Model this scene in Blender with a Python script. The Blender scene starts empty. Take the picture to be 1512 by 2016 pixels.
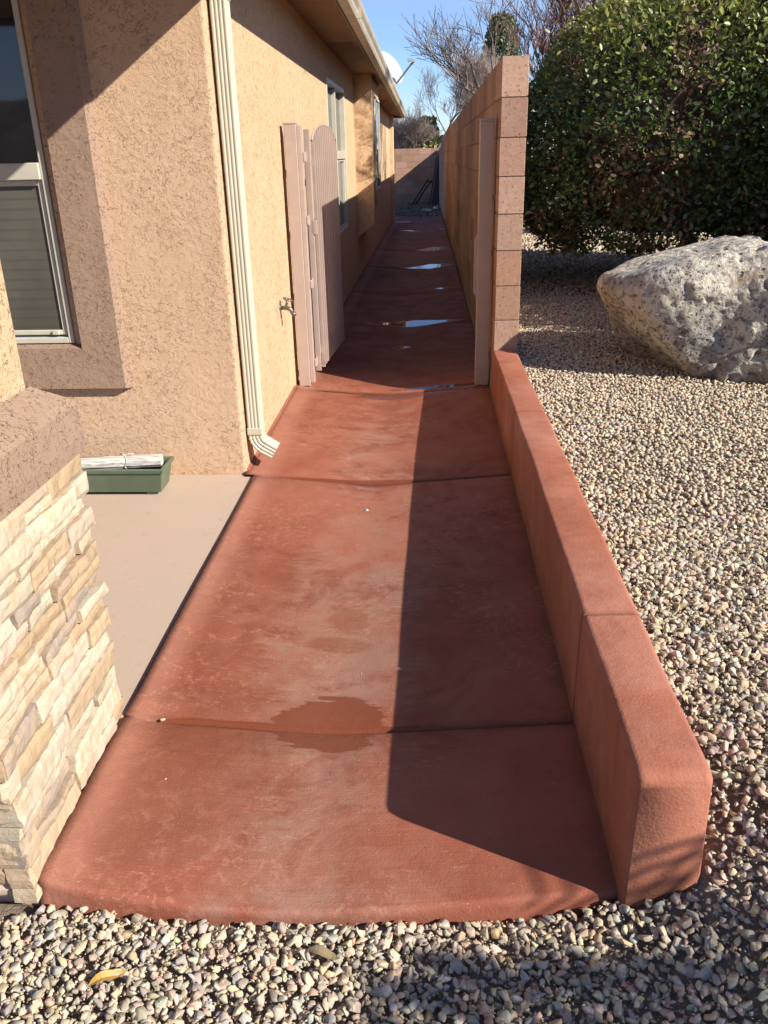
import bpy, bmesh, math, random
import numpy as np
from mathutils import Vector, Matrix, noise as mnoise

scene = bpy.context.scene
COL = scene.collection
random.seed(7)
rng = np.random.default_rng(7)

# ------------------------------------------------------------------ camera
H = 1.40
F, CX, CY = 1650.0, 756.0, 1008.0
def camera_axes(vx, vy, hx, hy):
    down = Vector((vx - CX, vy - CY, F)).normalized()
    fy = Vector((hx - CX, hy - CY, F)); fy = (fy - down * fy.dot(down)).normalized()
    return fy.cross(-down), fy, -down          # world axes expressed in camera space (x right, y down, z forward)
AX, AY, AZ = camera_axes(850, 4850, 844, 311)
cam_data = bpy.data.cameras.new("camera")
cam = bpy.data.objects.new("camera", cam_data)
COL.objects.link(cam)
right = Vector((AX.x, AY.x, AZ.x)); dwn = Vector((AX.y, AY.y, AZ.y)); fwd = Vector((AX.z, AY.z, AZ.z))
M = Matrix.Identity(4)
for i in range(3):
    M[i][0] = right[i]; M[i][1] = -dwn[i]; M[i][2] = -fwd[i]
M[0][3], M[1][3], M[2][3] = 0, 0, H
cam.matrix_world = M
cam_data.sensor_fit = 'VERTICAL'; cam_data.sensor_height = 36; cam_data.sensor_width = 27
cam_data.lens = F / 2016 * 36
cam_data.clip_start = 0.02; cam_data.clip_end = 2000
scene.camera = cam

# ------------------------------------------------------------------ light
SUN = Vector((1.0, -0.55, 0.71)).normalized()
world = bpy.data.worlds.new("World"); scene.world = world; world.use_nodes = True
wn = world.node_tree.nodes; wl = world.node_tree.links
wn.clear()
sky = wn.new('ShaderNodeTexSky'); sky.sky_type = 'NISHITA'; sky.sun_disc = False
sky.sun_elevation = math.asin(SUN.z)
sky.sun_rotation = math.atan2(SUN.x, SUN.y)
sky.air_density = 1.0; sky.dust_density = 0.25; sky.ozone_density = 2.2; sky.altitude = 1300
bg = wn.new('ShaderNodeBackground'); bg.inputs[1].default_value = 0.072
wout = wn.new('ShaderNodeOutputWorld')
tint = wn.new('ShaderNodeMix'); tint.data_type = 'RGBA'; tint.blend_type = 'MULTIPLY'; tint.inputs[0].default_value = 1
tint.inputs[7].default_value = (.88, 1.0, 1.30, 1); wl.new(sky.outputs[0], tint.inputs[6])
wtc = wn.new('ShaderNodeTexCoord'); wmp = wn.new('ShaderNodeMapping'); wmp.inputs['Scale'].default_value = (1.2, 1.2, 5)
cn = wn.new('ShaderNodeTexNoise'); cn.inputs['Scale'].default_value = 2.2; cn.inputs['Detail'].default_value = 6
wl.new(wtc.outputs['Generated'], wmp.inputs[0]); wl.new(wmp.outputs[0], cn.inputs[0])
cr = wn.new('ShaderNodeMapRange'); cr.inputs[1].default_value = .46; cr.inputs[2].default_value = .75; cr.inputs[4].default_value = .55
wl.new(cn.outputs[0], cr.inputs[0])
cm = wn.new('ShaderNodeMix'); cm.data_type = 'RGBA'; wl.new(cr.outputs[0], cm.inputs[0]); wl.new(tint.outputs[2], cm.inputs[6]); cm.inputs[7].default_value = (5.2, 5.8, 6.8, 1)
wl.new(cm.outputs[2], bg.inputs[0]); wl.new(bg.outputs[0], wout.inputs[0])
sun_d = bpy.data.lights.new("sun", 'SUN'); sun_d.energy = 5.0; sun_d.angle = math.radians(0.53)
sun_d.color = (1.0, 0.93, 0.82)
sun = bpy.data.objects.new("sun", sun_d); COL.objects.link(sun)
sun.rotation_euler = SUN.to_track_quat('Z', 'Y').to_euler(); sun.location = (10, -6, 12)
vs = scene.view_settings
vs.view_transform = 'Standard'; vs.look = 'None'; vs.gamma = 1; vs.use_curve_mapping = False
vs.exposure = 0.85

# ------------------------------------------------------------------ material toolkit
class NT:
    def __init__(s, name):
        s.m = bpy.data.materials.new(name); s.m.use_nodes = True
        s.t = s.m.node_tree; s.n = s.t.nodes; s.l = s.t.links; s.n.clear()
        s.out = s.n.new('ShaderNodeOutputMaterial')
        s.b = s.n.new('ShaderNodeBsdfPrincipled'); s.l.new(s.b.outputs[0], s.out.inputs[0])
        s.tc = None
    def put(s, v, sock):
        if isinstance(v, bpy.types.NodeSocket): s.l.new(v, sock)
        elif v is not None:
            if hasattr(v, '__len__') and len(v) == 3 and sock.type == 'RGBA': v = (*v, 1)
            sock.default_value = v
    def co(s, kind='Object'):
        if s.tc is None: s.tc = s.n.new('ShaderNodeTexCoord')
        return s.tc.outputs[kind]
    def map(s, scale=(1, 1, 1), loc=(0, 0, 0), rot=(0, 0, 0), src=None):
        n = s.n.new('ShaderNodeMapping'); n.inputs['Scale'].default_value = scale
        n.inputs['Location'].default_value = loc; n.inputs['Rotation'].default_value = rot
        s.l.new(src or s.co(), n.inputs[0]); return n.outputs[0]
    def noise(s, scale, detail=3, rough=.55, dist=0, vec=None, out=0):
        n = s.n.new('ShaderNodeTexNoise'); n.inputs['Scale'].default_value = scale
        n.inputs['Detail'].default_value = detail; n.inputs['Roughness'].default_value = rough
        n.inputs['Distortion'].default_value = dist
        s.l.new(vec or s.co(), n.inputs['Vector']); return n.outputs[out]
    def voro(s, scale, feature='F1', vec=None, out=0, rnd=1):
        n = s.n.new('ShaderNodeTexVoronoi'); n.feature = feature; n.inputs['Scale'].default_value = scale
        n.inputs['Randomness'].default_value = rnd
        s.l.new(vec or s.co(), n.inputs['Vector']); return n.outputs[out]
    def math(s, op, a, b=None, c=None, clamp=False):
        n = s.n.new('ShaderNodeMath'); n.operation = op; n.use_clamp = clamp
        s.put(a, n.inputs[0])
        if b is not None: s.put(b, n.inputs[1])
        if c is not None: s.put(c, n.inputs[2])
        return n.outputs[0]
    def ramp(s, v, lo, hi, a=0.0, b=1.0):
        n = s.n.new('ShaderNodeMapRange'); n.interpolation_type = 'SMOOTHSTEP'
        s.put(v, n.inputs[0])
        for i, x in enumerate((lo, hi, a, b)): n.inputs[i + 1].default_value = x
        return n.outputs[0]
    def mix(s, f, a, b, mode='MIX'):
        n = s.n.new('ShaderNodeMix'); n.data_type = 'RGBA'; n.blend_type = mode
        s.put(f, n.inputs[0]); s.put(a, n.inputs[6]); s.put(b, n.inputs[7]); return n.outputs[2]
    def bump(s, h, dist, strength=1.0, prev=None):
        n = s.n.new('ShaderNodeBump'); n.inputs['Distance'].default_value = dist
        n.inputs['Strength'].default_value = strength
        s.put(h, n.inputs['Height'])
        if prev: s.l.new(prev, n.inputs['Normal'])
        return n.outputs[0]
    def attr(s, name):
        n = s.n.new('ShaderNodeAttribute'); n.attribute_name = name; return n.outputs['Color']
    def done(s, col, rough=.8, nrm=None, metal=0, spec=.5):
        s.put(col, s.b.inputs['Base Color']); s.put(rough, s.b.inputs['Roughness'])
        s.b.inputs['Metallic'].default_value = metal
        s.b.inputs['Specular IOR Level'].default_value = spec
        if nrm: s.l.new(nrm, s.b.inputs['Normal'])
        return s.m

def stucco(name, base, dark, scale=1.0, depth=.0035, mottle=.5, crev_shade=.16):
    t = NT(name)
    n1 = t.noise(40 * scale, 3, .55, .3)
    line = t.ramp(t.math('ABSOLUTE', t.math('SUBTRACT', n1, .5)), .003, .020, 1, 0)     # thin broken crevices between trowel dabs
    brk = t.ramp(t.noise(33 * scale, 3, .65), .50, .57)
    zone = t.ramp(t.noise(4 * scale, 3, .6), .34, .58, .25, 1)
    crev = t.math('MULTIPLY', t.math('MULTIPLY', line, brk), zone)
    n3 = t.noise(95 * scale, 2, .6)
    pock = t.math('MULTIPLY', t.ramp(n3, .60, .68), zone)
    sand = t.noise(300, 3, .7)
    h = t.math('SUBTRACT', t.math('MULTIPLY', sand, .62), t.math('MULTIPLY', crev, 1.5))
    h = t.math('SUBTRACT', h, t.math('MULTIPLY', pock, .55))
    h = t.math('ADD', h, t.math('MULTIPLY', n1, .8))
    h = t.math('ADD', h, t.math('MULTIPLY', t.noise(7 * scale, 3, .5), 1.5))
    big = t.ramp(t.noise(1.4, 3, .5), .35, .65)
    mid = t.ramp(t.noise(9, 4, .6), .35, .7)
    c = t.mix(t.math('MULTIPLY', big, mottle), base, dark)
    c = t.mix(t.math('MULTIPLY', mid, .22), c, dark)
    grit = t.ramp(t.noise(420, 1, .5), .6, .72, 0, .25)
    c = t.mix(grit, c, tuple(x * .55 for x in dark))
    c = t.mix(t.math('MULTIPLY', t.math('MAXIMUM', crev, t.math('MULTIPLY', pock, .6)), crev_shade), c, tuple(x * .5 for x in dark))  # crevices and pocks tinted darker in place of occlusion
    stain = t.ramp(t.noise(1, 4, .6, .3, vec=t.map(scale=(2.2, 2.2, .35))), .52, .78, 0, .22)
    c = t.mix(stain, c, tuple(x * .62 for x in dark))
    return t.done(c, .92, t.bump(h, depth), spec=.2)

def plain(name, base, rough=.5, metal=0, spec=.5, var=.12, scale=14, bumpd=0.0):
    t = NT(name)
    n = t.ramp(t.noise(scale, 4, .6), .3, .7)
    c = t.mix(t.math('MULTIPLY', n, 1.0), base, tuple(max(0, x * (1 - var * 2)) for x in base))
    nr = t.bump(t.noise(scale * 12, 2, .5), bumpd) if bumpd else None
    r = t.ramp(t.noise(scale * 2.3, 3, .6), .3, .7, rough * .85, min(1, rough * 1.15))
    return t.done(c, r, nr, metal, spec)

MAT = {}
MAT['stucco_tan'] = stucco('stucco_tan', (.68, .47, .285), (.60, .40, .23), scale=1.0, depth=.0085, mottle=.35, crev_shade=.42)
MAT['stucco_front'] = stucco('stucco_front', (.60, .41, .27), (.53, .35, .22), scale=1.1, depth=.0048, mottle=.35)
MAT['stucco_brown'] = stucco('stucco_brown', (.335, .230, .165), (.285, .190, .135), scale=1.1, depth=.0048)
MAT['soffit'] = plain('soffit', (.27, .155, .095), .85, var=.06, scale=3)
MAT['cream_metal'] = plain('cream_metal', (.53, .485, .37), .38, var=.04, scale=5)
MAT['gutter_metal'] = plain('gutter_metal', (.44, .385, .29), .4, var=.08, scale=5)
MAT['fascia'] = plain('fascia', (.20, .13, .085), .7)
MAT['shingle'] = plain('shingle', (.20, .15, .11), .9, var=.3, scale=40)
MAT['frame_white'] = plain('frame_white', (.50, .47, .385), .4, var=.05)
MAT['gate_paint'] = plain('gate_paint', (.41, .315, .265), .42, var=.05, scale=9, bumpd=.0004)
MAT['brass'] = plain('brass', (.30, .27, .22), .35, metal=.7, var=.3, scale=60)
MAT['galv'] = plain('galv', (.42, .43, .44), .38, metal=.6)
MAT['dish_white'] = plain('dish_white', (.36, .385, .39), .45, var=.04)
MAT['planter_green'] = plain('planter_green', (.115, .155, .10), .45, var=.12, scale=7)
MAT['soil'] = plain('soil', (.06, .04, .03), .95, var=.35, scale=60, bumpd=.01)
MAT['black_metal'] = plain('black_metal', (.018, .018, .02), .5)
MAT['grey_house'] = plain('grey_house', (.20, .17, .14), .9, var=.2, scale=.5)
MAT['pale_trim'] = plain('pale_trim', (.42, .36, .32), .8)
MAT['wood_pole'] = plain('wood_pole', (.24, .19, .15), .9)

# glass: dark, mirror-like pane
t = NT('glass'); MAT['glass'] = t.done(t.mix(t.ramp(t.noise(3, 2), .3, .7), (.012, .013, .014), (.03, .03, .03)), .03, t.bump(t.noise(1.2, 1, .4), .004, .3), spec=.9)
t = NT('glass_screened'); 
sc = t.math('MULTIPLY', t.math('SINE', t.math('MULTIPLY', t.map(src=None), 1)), 0)
bl = t.math('PINGPONG', t.math('MULTIPLY', t.n.new('ShaderNodeSeparateXYZ').outputs[2], 1), .021)
sz = [n_ for n_ in t.n if n_.bl_idname == 'ShaderNodeSeparateXYZ'][0]; t.l.new(t.co(), sz.inputs[0])
slat = t.ramp(bl, .002, .008, 1, 0)
c0 = t.mix(t.ramp(t.noise(2.5, 4, .6), .3, .7), (.105, .098, .078), (.07, .066, .053))
c0 = t.mix(t.math('MULTIPLY', slat, t.ramp(t.noise(1.5, 2), .3, .6, .1, .45)), c0, (.05, .047, .04))
MAT['screen'] = t.done(c0, .35, t.bump(t.noise(900, 1), .0006), spec=.4)

# newspaper
t = NT('paper')
ln = t.noise(1, 3, .6, vec=t.map(scale=(2, 160, 160)))
MAT['paper'] = t.done(t.mix(t.ramp(ln, .45, .62), (.56, .54, .49), (.30, .28, .25)), .85, t.bump(ln, .002))

# CMU block, colour per block in attribute
def block_mat(name, pit=.5):
    t = NT(name)
    c = t.attr('col')
    n = t.ramp(t.noise(30, 5, .65), .3, .7)
    c = t.mix(t.math('MULTIPLY', n, .35), c, (.22, .12, .075))
    stn = t.ramp(t.noise(2.2, 4, .6), .5, .75, 0, .25)
    c = t.mix(stn, c, (.48, .35, .27))
    pits = t.ramp(t.noise(62, 5, .8), .57, .64)
    c = t.mix(t.math('MULTIPLY', pits, .65), c, (.12, .06, .04))
    h = t.math('SUBTRACT', t.noise(220, 3, .6), t.math('MULTIPLY', pits, 1.2))
    return t.done(c, .95, t.bump(h, .005, .8), spec=.15)
MAT['block'] = block_mat('block')
MAT['mortar'] = plain('mortar', (.24, .16, .12), .95, var=.2, scale=40)

# coloured-concrete of the low wall
def red_concrete(name, base, pale, dark):
    t = NT(name)
    a = t.ramp(t.noise(2.3, 5, .62, .4), .32, .68)
    b = t.ramp(t.noise(9, 5, .65, .3), .35, .7)
    c = t.mix(a, base, pale)
    c = t.mix(t.math('MULTIPLY', b, .4), c, dark)
    sp = t.ramp(t.noise(300, 2, .6), .62, .74, 0, .35)
    c = t.mix(sp, c, (.45, .27, .21))
    h = t.math('ADD', t.noise(160, 3, .6), t.math('MULTIPLY', t.noise(22, 3, .5), 1.4))
    return t, c, h
t, c, h = red_concrete('curb_concrete', (.31, .105, .058), (.385, .162, .108), (.225, .064, .032))
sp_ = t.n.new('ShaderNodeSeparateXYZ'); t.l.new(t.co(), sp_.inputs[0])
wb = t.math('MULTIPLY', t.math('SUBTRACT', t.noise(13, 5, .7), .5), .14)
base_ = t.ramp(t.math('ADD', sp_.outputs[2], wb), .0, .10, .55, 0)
c = t.mix(base_, c, (.13, .05, .028))  # grime at the foot, also darkening the side face in place of shade
jj = t.math('MINIMUM', t.math('ABSOLUTE', t.math('SUBTRACT', sp_.outputs[1], .602)), t.math('ABSOLUTE', t.math('SUBTRACT', sp_.outputs[1], 2.45)))
c = t.mix(t.ramp(t.math('ADD', jj, t.math('MULTIPLY', wb, .15)), .002, .018, .6, 0), c, (.12, .045, .028))
drip = t.ramp(t.noise(1, 4, .65, .3, vec=t.map(scale=(9, 9, 1.3))), .52, .72, 0, .4)
c = t.mix(drip, c, (.20, .07, .04))
chip = t.ramp(t.noise(75, 5, .8), .60, .66, 0, .5)
c = t.mix(chip, c, (.47, .26, .19))
pk = t.ramp(t.voro(38), .05, .09, .7, 0)
c = t.mix(t.math('MULTIPLY', pk, t.ramp(t.noise(3, 2), .5, .6)), c, (.11, .045, .03))
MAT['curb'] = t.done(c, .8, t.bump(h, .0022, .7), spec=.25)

# the path: stained concrete with wet patches, chalky wear and broom lines
t, c, h = red_concrete('path_concrete', (.228, .067, .036), (.275, .100, .061), (.140, .034, .018))
pos = t.co()
sep = t.n.new('ShaderNodeSeparateXYZ'); t.l.new(pos, sep.inputs[0])
px, py = sep.outputs[0], sep.outputs[1]
wob = t.math('MULTIPLY', t.math('SUBTRACT', t.noise(9, 4, .62), .5), 1.1)
wobx = t.noise(1, 3, .6, vec=t.map(scale=(5, 55, 5)))
wob = t.math('ADD', wob, t.math('MULTIPLY', t.math('SUBTRACT', wobx, .5), .9))
def ell(cx, cy, rx, ry, w=None):
    dx = t.math('DIVIDE', t.math('SUBTRACT', px, cx), rx)
    dy = t.math('DIVIDE', t.math('SUBTRACT', py, cy), ry)
    d = t.math('SQRT', t.math('ADD', t.math('MULTIPLY', dx, dx), t.math('MULTIPLY', dy, dy)))
    return t.math('ADD', d, w if w is not None else wob)
def union(lst):
    m = lst[0]
    for x in lst[1:]: m = t.math('MINIMUM', m, x)
    return m
# chalky worn strip down the middle where water dries out
strip = ell(-.27, 2.5, .24, 2.6, t.math('MULTIPLY', wob, 1.3))
chalk = t.math('MULTIPLY', t.math('MULTIPLY', t.ramp(strip, .5, 1.25, 1, 0), t.ramp(t.noise(6, 5, .7), .35, .6, .35, 1)), .75)
c = t.mix(chalk, c, (.275, .155, .115))
scr = t.ramp(t.noise(1, 6, .78, vec=t.map(scale=(22, 110, 16))), .56, .68)
scr = t.math('MULTIPLY', scr, t.ramp(t.noise(2.7, 3), .42, .7))
c = t.mix(t.math('MULTIPLY', scr, .75), c, (.46, .30, .22))
blot = t.ramp(t.noise(3.6, 6, .7, 1.2), .50, .66)
c = t.mix(t.math('MULTIPLY', blot, .6), c, (.155, .036, .020))
blot2 = t.ramp(t.noise(1.3, 5, .6, .6, vec=t.map(loc=(4, 9, 2))), .46, .66)
c = t.mix(t.math('MULTIPLY', blot2, .5), c, (.32, .105, .062))
grit = t.ramp(t.noise(210, 3, .7), .60, .70, 0, .5)
c = t.mix(grit, c, (.12, .035, .022))
# grime gathered along the joints and at the foot of the low wall
jd = None
for jy in (1.845, 3.70, 5.30, 7.62):
    d_ = t.math('ABSOLUTE', t.math('SUBTRACT', py, jy)); jd = d_ if jd is None else t.math('MINIMUM', jd, d_)
jm = t.ramp(t.math('ADD', jd, t.math('MULTIPLY', t.math('SUBTRACT', t.noise(14, 4, .7), .5), .06)), .004, .035, .55, 0)
c = t.mix(jm, c, (.11, .038, .022))
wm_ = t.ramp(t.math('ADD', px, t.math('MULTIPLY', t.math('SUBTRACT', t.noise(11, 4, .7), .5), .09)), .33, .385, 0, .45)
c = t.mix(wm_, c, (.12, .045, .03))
crk = t.n.new('ShaderNodeTexVoronoi'); crk.feature = 'DISTANCE_TO_EDGE'; crk.inputs['Scale'].default_value = .9
wv = t.n.new('ShaderNodeVectorMath'); wv.operation = 'ADD'; t.l.new(t.co(), wv.inputs[0])
nv_ = t.n.new('ShaderNodeVectorMath'); nv_.operation = 'SCALE'; nv_.inputs['Scale'].default_value = .22; t.l.new(t.noise(5, 5, .7, out=1), nv_.inputs[0]); t.l.new(nv_.outputs[0], wv.inputs[1])
t.l.new(wv.outputs[0], crk.inputs['Vector'])
ck = t.math('MULTIPLY', t.ramp(crk.outputs[0], .0006, .0022, 1, 0), t.ramp(t.noise(1.1, 2), .52, .6))
c = t.mix(t.math('MULTIPLY', ck, .6), c, (.09, .03, .02))
specks = t.ramp(t.voro(60), .06, .11, 1, 0)
specks = t.math('MULTIPLY', specks, t.ramp(t.noise(2.3, 3), .44, .56))
c = t.mix(t.math('MULTIPLY', specks, .7), c, (.50, .31, .22))
worn = t.math('MULTIPLY', t.ramp(t.noise(38, 6, .8, .6), .52, .60), t.ramp(t.noise(1.9, 4, .65, .5, vec=t.map(loc=(7, 2, 5))), .47, .60))
c = t.mix(t.math('MULTIPLY', worn, .5), c, (.40, .19, .125))
spill = t.math('MULTIPLY', t.ramp(t.noise(20, 6, .8), .50, .66), t.ramp(ell(-.66, 1.50, .22, .30), .5, 1.1, 1, 0))
c = t.mix(t.math('MULTIPLY', spill, .6), c, (.42, .20, .14))
damp = union([ell(-.27, 2.43, .07, .10), ell(-.30, 2.28, .11, .05), ell(-.24, 4.68, .12, .05), ell(-.23, 4.98, .12, .07),
              ell(-.55, 1.72, .20, .30), ell(-.66, 1.55, .2, .25)])
c = t.mix(t.math('MULTIPLY', t.ramp(damp, .75, 1.1, 1, 0), .5), c, (.18, .06, .033))
wet = union([ell(-.27, 1.885, .165, .115, t.math('MULTIPLY', wob, .8)), ell(-.27, 1.815, .125, .062, t.math('MULTIPLY', wob, .9)),
             ell(-.36, 1.848, .38, .020, t.math('MULTIPLY', wob, .8)),
             ell(-.23, 3.70, .20, .045, t.math('MULTIPLY', wob, .5)), ell(-.23, 3.71, .5, .02, t.math('MULTIPLY', wob, .5)),
             ell(-.24, 5.22, .22, .07, t.math('MULTIPLY', wob, .5)),
             ell(-.2, 5.28, .55, .035, t.math('MULTIPLY', wob, .4))])
wetm = t.math('ADD', t.math('MULTIPLY', t.ramp(wet, .90, .99, 1, 0), .8), t.math('MULTIPLY', t.ramp(wet, .95, 1.22, 1, 0), .2))
c = t.mix(t.math('MULTIPLY', wetm, .88), c, (.150, .040, .018))
back = t.ramp(py, 5.3, 6.2)                       # alley shade put into the colour of the walk behind the gate
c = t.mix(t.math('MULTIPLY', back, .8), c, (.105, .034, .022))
dirtL = t.ramp(px, -.80, -.70, 1, 0)
c = t.mix(t.math('MULTIPLY', dirtL, .35), c, (.38, .19, .135))
rough = t.math('SUBTRACT', t.ramp(t.noise(6, 3), .3, .7, .62, .80), t.math('MULTIPLY', wetm, .42))
rough = t.math('SUBTRACT', rough, t.math('MULTIPLY', back, .0))
broom = t.noise(1, 2, .6, vec=t.map(scale=(6, 260, 6)))
h2 = t.math('ADD', h, t.math('MULTIPLY', broom, .8))
def lens(cx, cy, rx, ry):
    dx = t.math('ABSOLUTE', t.math('DIVIDE', t.math('SUBTRACT', px, cx), rx)); dy = t.math('ABSOLUTE', t.math('DIVIDE', t.math('SUBTRACT', py, cy), ry))
    return t.math('ADD', t.math('ADD', dx, dy), t.math('MULTIPLY', wob, .22))
pud = union([lens(-.14, 7.78, .50, .20), lens(.10, 5.40, .46, .05), lens(.02, 12.1, .42, .34), lens(.08, 14.5, .34, .36), lens(-.08, 18.5, .6, .32), lens(-.22, 6.75, .09, .07), lens(.14, 9.9, .10, .06)])
pud = t.ramp(pud, .72, 1.05, 1, 0)
c = t.mix(t.math('MULTIPLY', pud, .8), c, (.05, .018, .012))
rough = t.math('MULTIPLY', rough, t.math('SUBTRACT', 1.0, t.math('MULTIPLY', pud, .97)))
bn = t.bump(h2, .0022, .6)
nm = t.n.new('ShaderNodeMix'); nm.data_type = 'VECTOR'; t.l.new(pud, nm.inputs[0]); t.l.new(bn, nm.inputs[4]); nm.inputs[5].default_value = (0, 0, 1)
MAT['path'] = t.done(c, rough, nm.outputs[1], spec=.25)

t = NT('patio_concrete')
a = t.ramp(t.noise(2.2, 5, .62, .5), .3, .7)
c = t.mix(a, (.43, .34, .255), (.46, .34, .265))
c = t.mix(t.ramp(t.noise(14, 5, .7), .55, .8, 0, .35), c, (.27, .20, .15))
c = t.mix(t.ramp(t.voro(14), .03, .06, .5, 0), c, (.25, .17, .12))
MAT['patio'] = t.done(c, .85, t.bump(t.noise(200, 3), .001), spec=.2)

# wet film of a puddle on the dark red concrete
t = NT('puddle_water')
MAT['puddle'] = t.done(t.mix(t.noise(8, 2), (.05, .018, .012), (.08, .03, .02)), .02, t.bump(t.noise(5, 2), .0008, .3), spec=.9)

t = NT('stone_veneer')
c = t.attr('col')
c = t.mix(t.ramp(t.noise(9, 6, .7, .8), .44, .62, 0, .6), c, (.42, .29, .17))
c = t.mix(t.ramp(t.noise(15, 5, .7, .8), .58, .76, 0, .6), c, (.28, .19, .12))
c = t.mix(t.ramp(t.noise(7, 4, .6, .4), .6, .75, 0, .5), c, (.42, .30, .25))
hh = t.math('ADD', t.noise(34, 6, .7, .5), t.math('MULTIPLY', t.noise(170, 3, .6), .25))
MAT['veneer'] = t.done(c, .88, t.bump(hh, .007, .7), spec=.2)

t = NT('gravel_stone')
c = t.attr('col')
c = t.mix(t.ramp(t.noise(90, 4, .65), .35, .7, 0, .45), c, (.30, .245, .185))
c = t.mix(t.ramp(t.noise(55, 3, .6), .6, .8, 0, .4), c, (.60, .55, .46))
MAT['gravel'] = t.done(c, .72, t.bump(t.noise(260, 3, .6), .0015, .6), spec=.3)

t = NT('dirt')
c = t.mix(t.ramp(t.noise(4, 6, .65), .3, .7), (.20, .155, .115), (.29, .23, .175))
c = t.mix(t.ramp(t.voro(45), .1, .5), (.22, .18, .14), c)
MAT['dirt'] = t.done(c, .95, t.bump(t.noise(60, 4, .7), .01, .8), spec=.1)

t = NT('boulder_rock')
big = t.noise(1.7, 5, .6, .5)
c = t.mix(t.ramp(big, .42, .56), (.58, .52, .41), (.27, .27, .27))
c = t.mix(t.ramp(t.noise(14, 6, .75, .4), .44, .70, 0, .8), c, (.62, .58, .49))
c = t.mix(t.ramp(t.noise(30, 5, .75), .49, .60, 0, .85), c, (.17, .17, .175))
c = t.mix(t.ramp(t.noise(5.5, 5, .7, .8), .54, .66, 0, .6), c, (.25, .22, .19))
c = t.mix(t.ramp(t.noise(3.2, 3, .5), .60, .72, 0, .6), c, (.44, .31, .20))
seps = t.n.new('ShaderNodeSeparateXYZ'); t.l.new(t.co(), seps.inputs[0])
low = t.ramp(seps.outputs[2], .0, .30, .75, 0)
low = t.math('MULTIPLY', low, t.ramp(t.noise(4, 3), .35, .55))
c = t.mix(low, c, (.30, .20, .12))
vp = t.voro(17, vec=t.map(scale=(1, 1, 1.2)))
pm = t.math('MULTIPLY', t.ramp(t.math('ADD', vp, t.math('MULTIPLY', t.noise(25, 2), .25)), .22, .34, 1, 0), t.ramp(t.noise(2.6, 3), .40, .56))
vp2 = t.voro(46, vec=t.map(rot=(.4, .3, .8)))
pm2 = t.math('MULTIPLY', t.ramp(vp2, .18, .30, 1, 0), t.ramp(t.noise(3.7, 3), .45, .6))
pit = t.math('MAXIMUM', pm, pm2)
c = t.mix(t.math('MULTIPLY', pit, .8), c, (.10, .09, .085))
hh = t.math('SUBTRACT', t.noise(24, 6, .72), t.math('MULTIPLY', pit, 1.1))
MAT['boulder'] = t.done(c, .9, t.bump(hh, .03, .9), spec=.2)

def leaf_mat(name):
    t = NT(name)
    c = t.attr('col')
    m = t.done(c, .38, spec=.45)
    tr = t.n.new('ShaderNodeBsdfTranslucent'); t.l.new(c, tr.inputs[0])
    mx = t.n.new('ShaderNodeMixShader'); mx.inputs[0].default_value = .22
    t.l.new(t.b.outputs[0], mx.inputs[1]); t.l.new(tr.outputs[0], mx.inputs[2]); t.l.new(mx.outputs[0], t.out.inputs[0])
    return m
MAT['leaf'] = leaf_mat('leaf')
MAT['bark'] = plain('bark', (.20, .15, .125), .9, var=.25, scale=10)
MAT['bark_pale'] = plain('bark_pale', (.38, .30, .26), .9, var=.2, scale=10)
MAT['bark_red'] = plain('bark_red', (.25, .145, .115), .9, var=.25, scale=3)
MAT['twig_dark'] = plain('twig_dark', (.13, .08, .06), .9, var=.2, scale=10)

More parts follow.
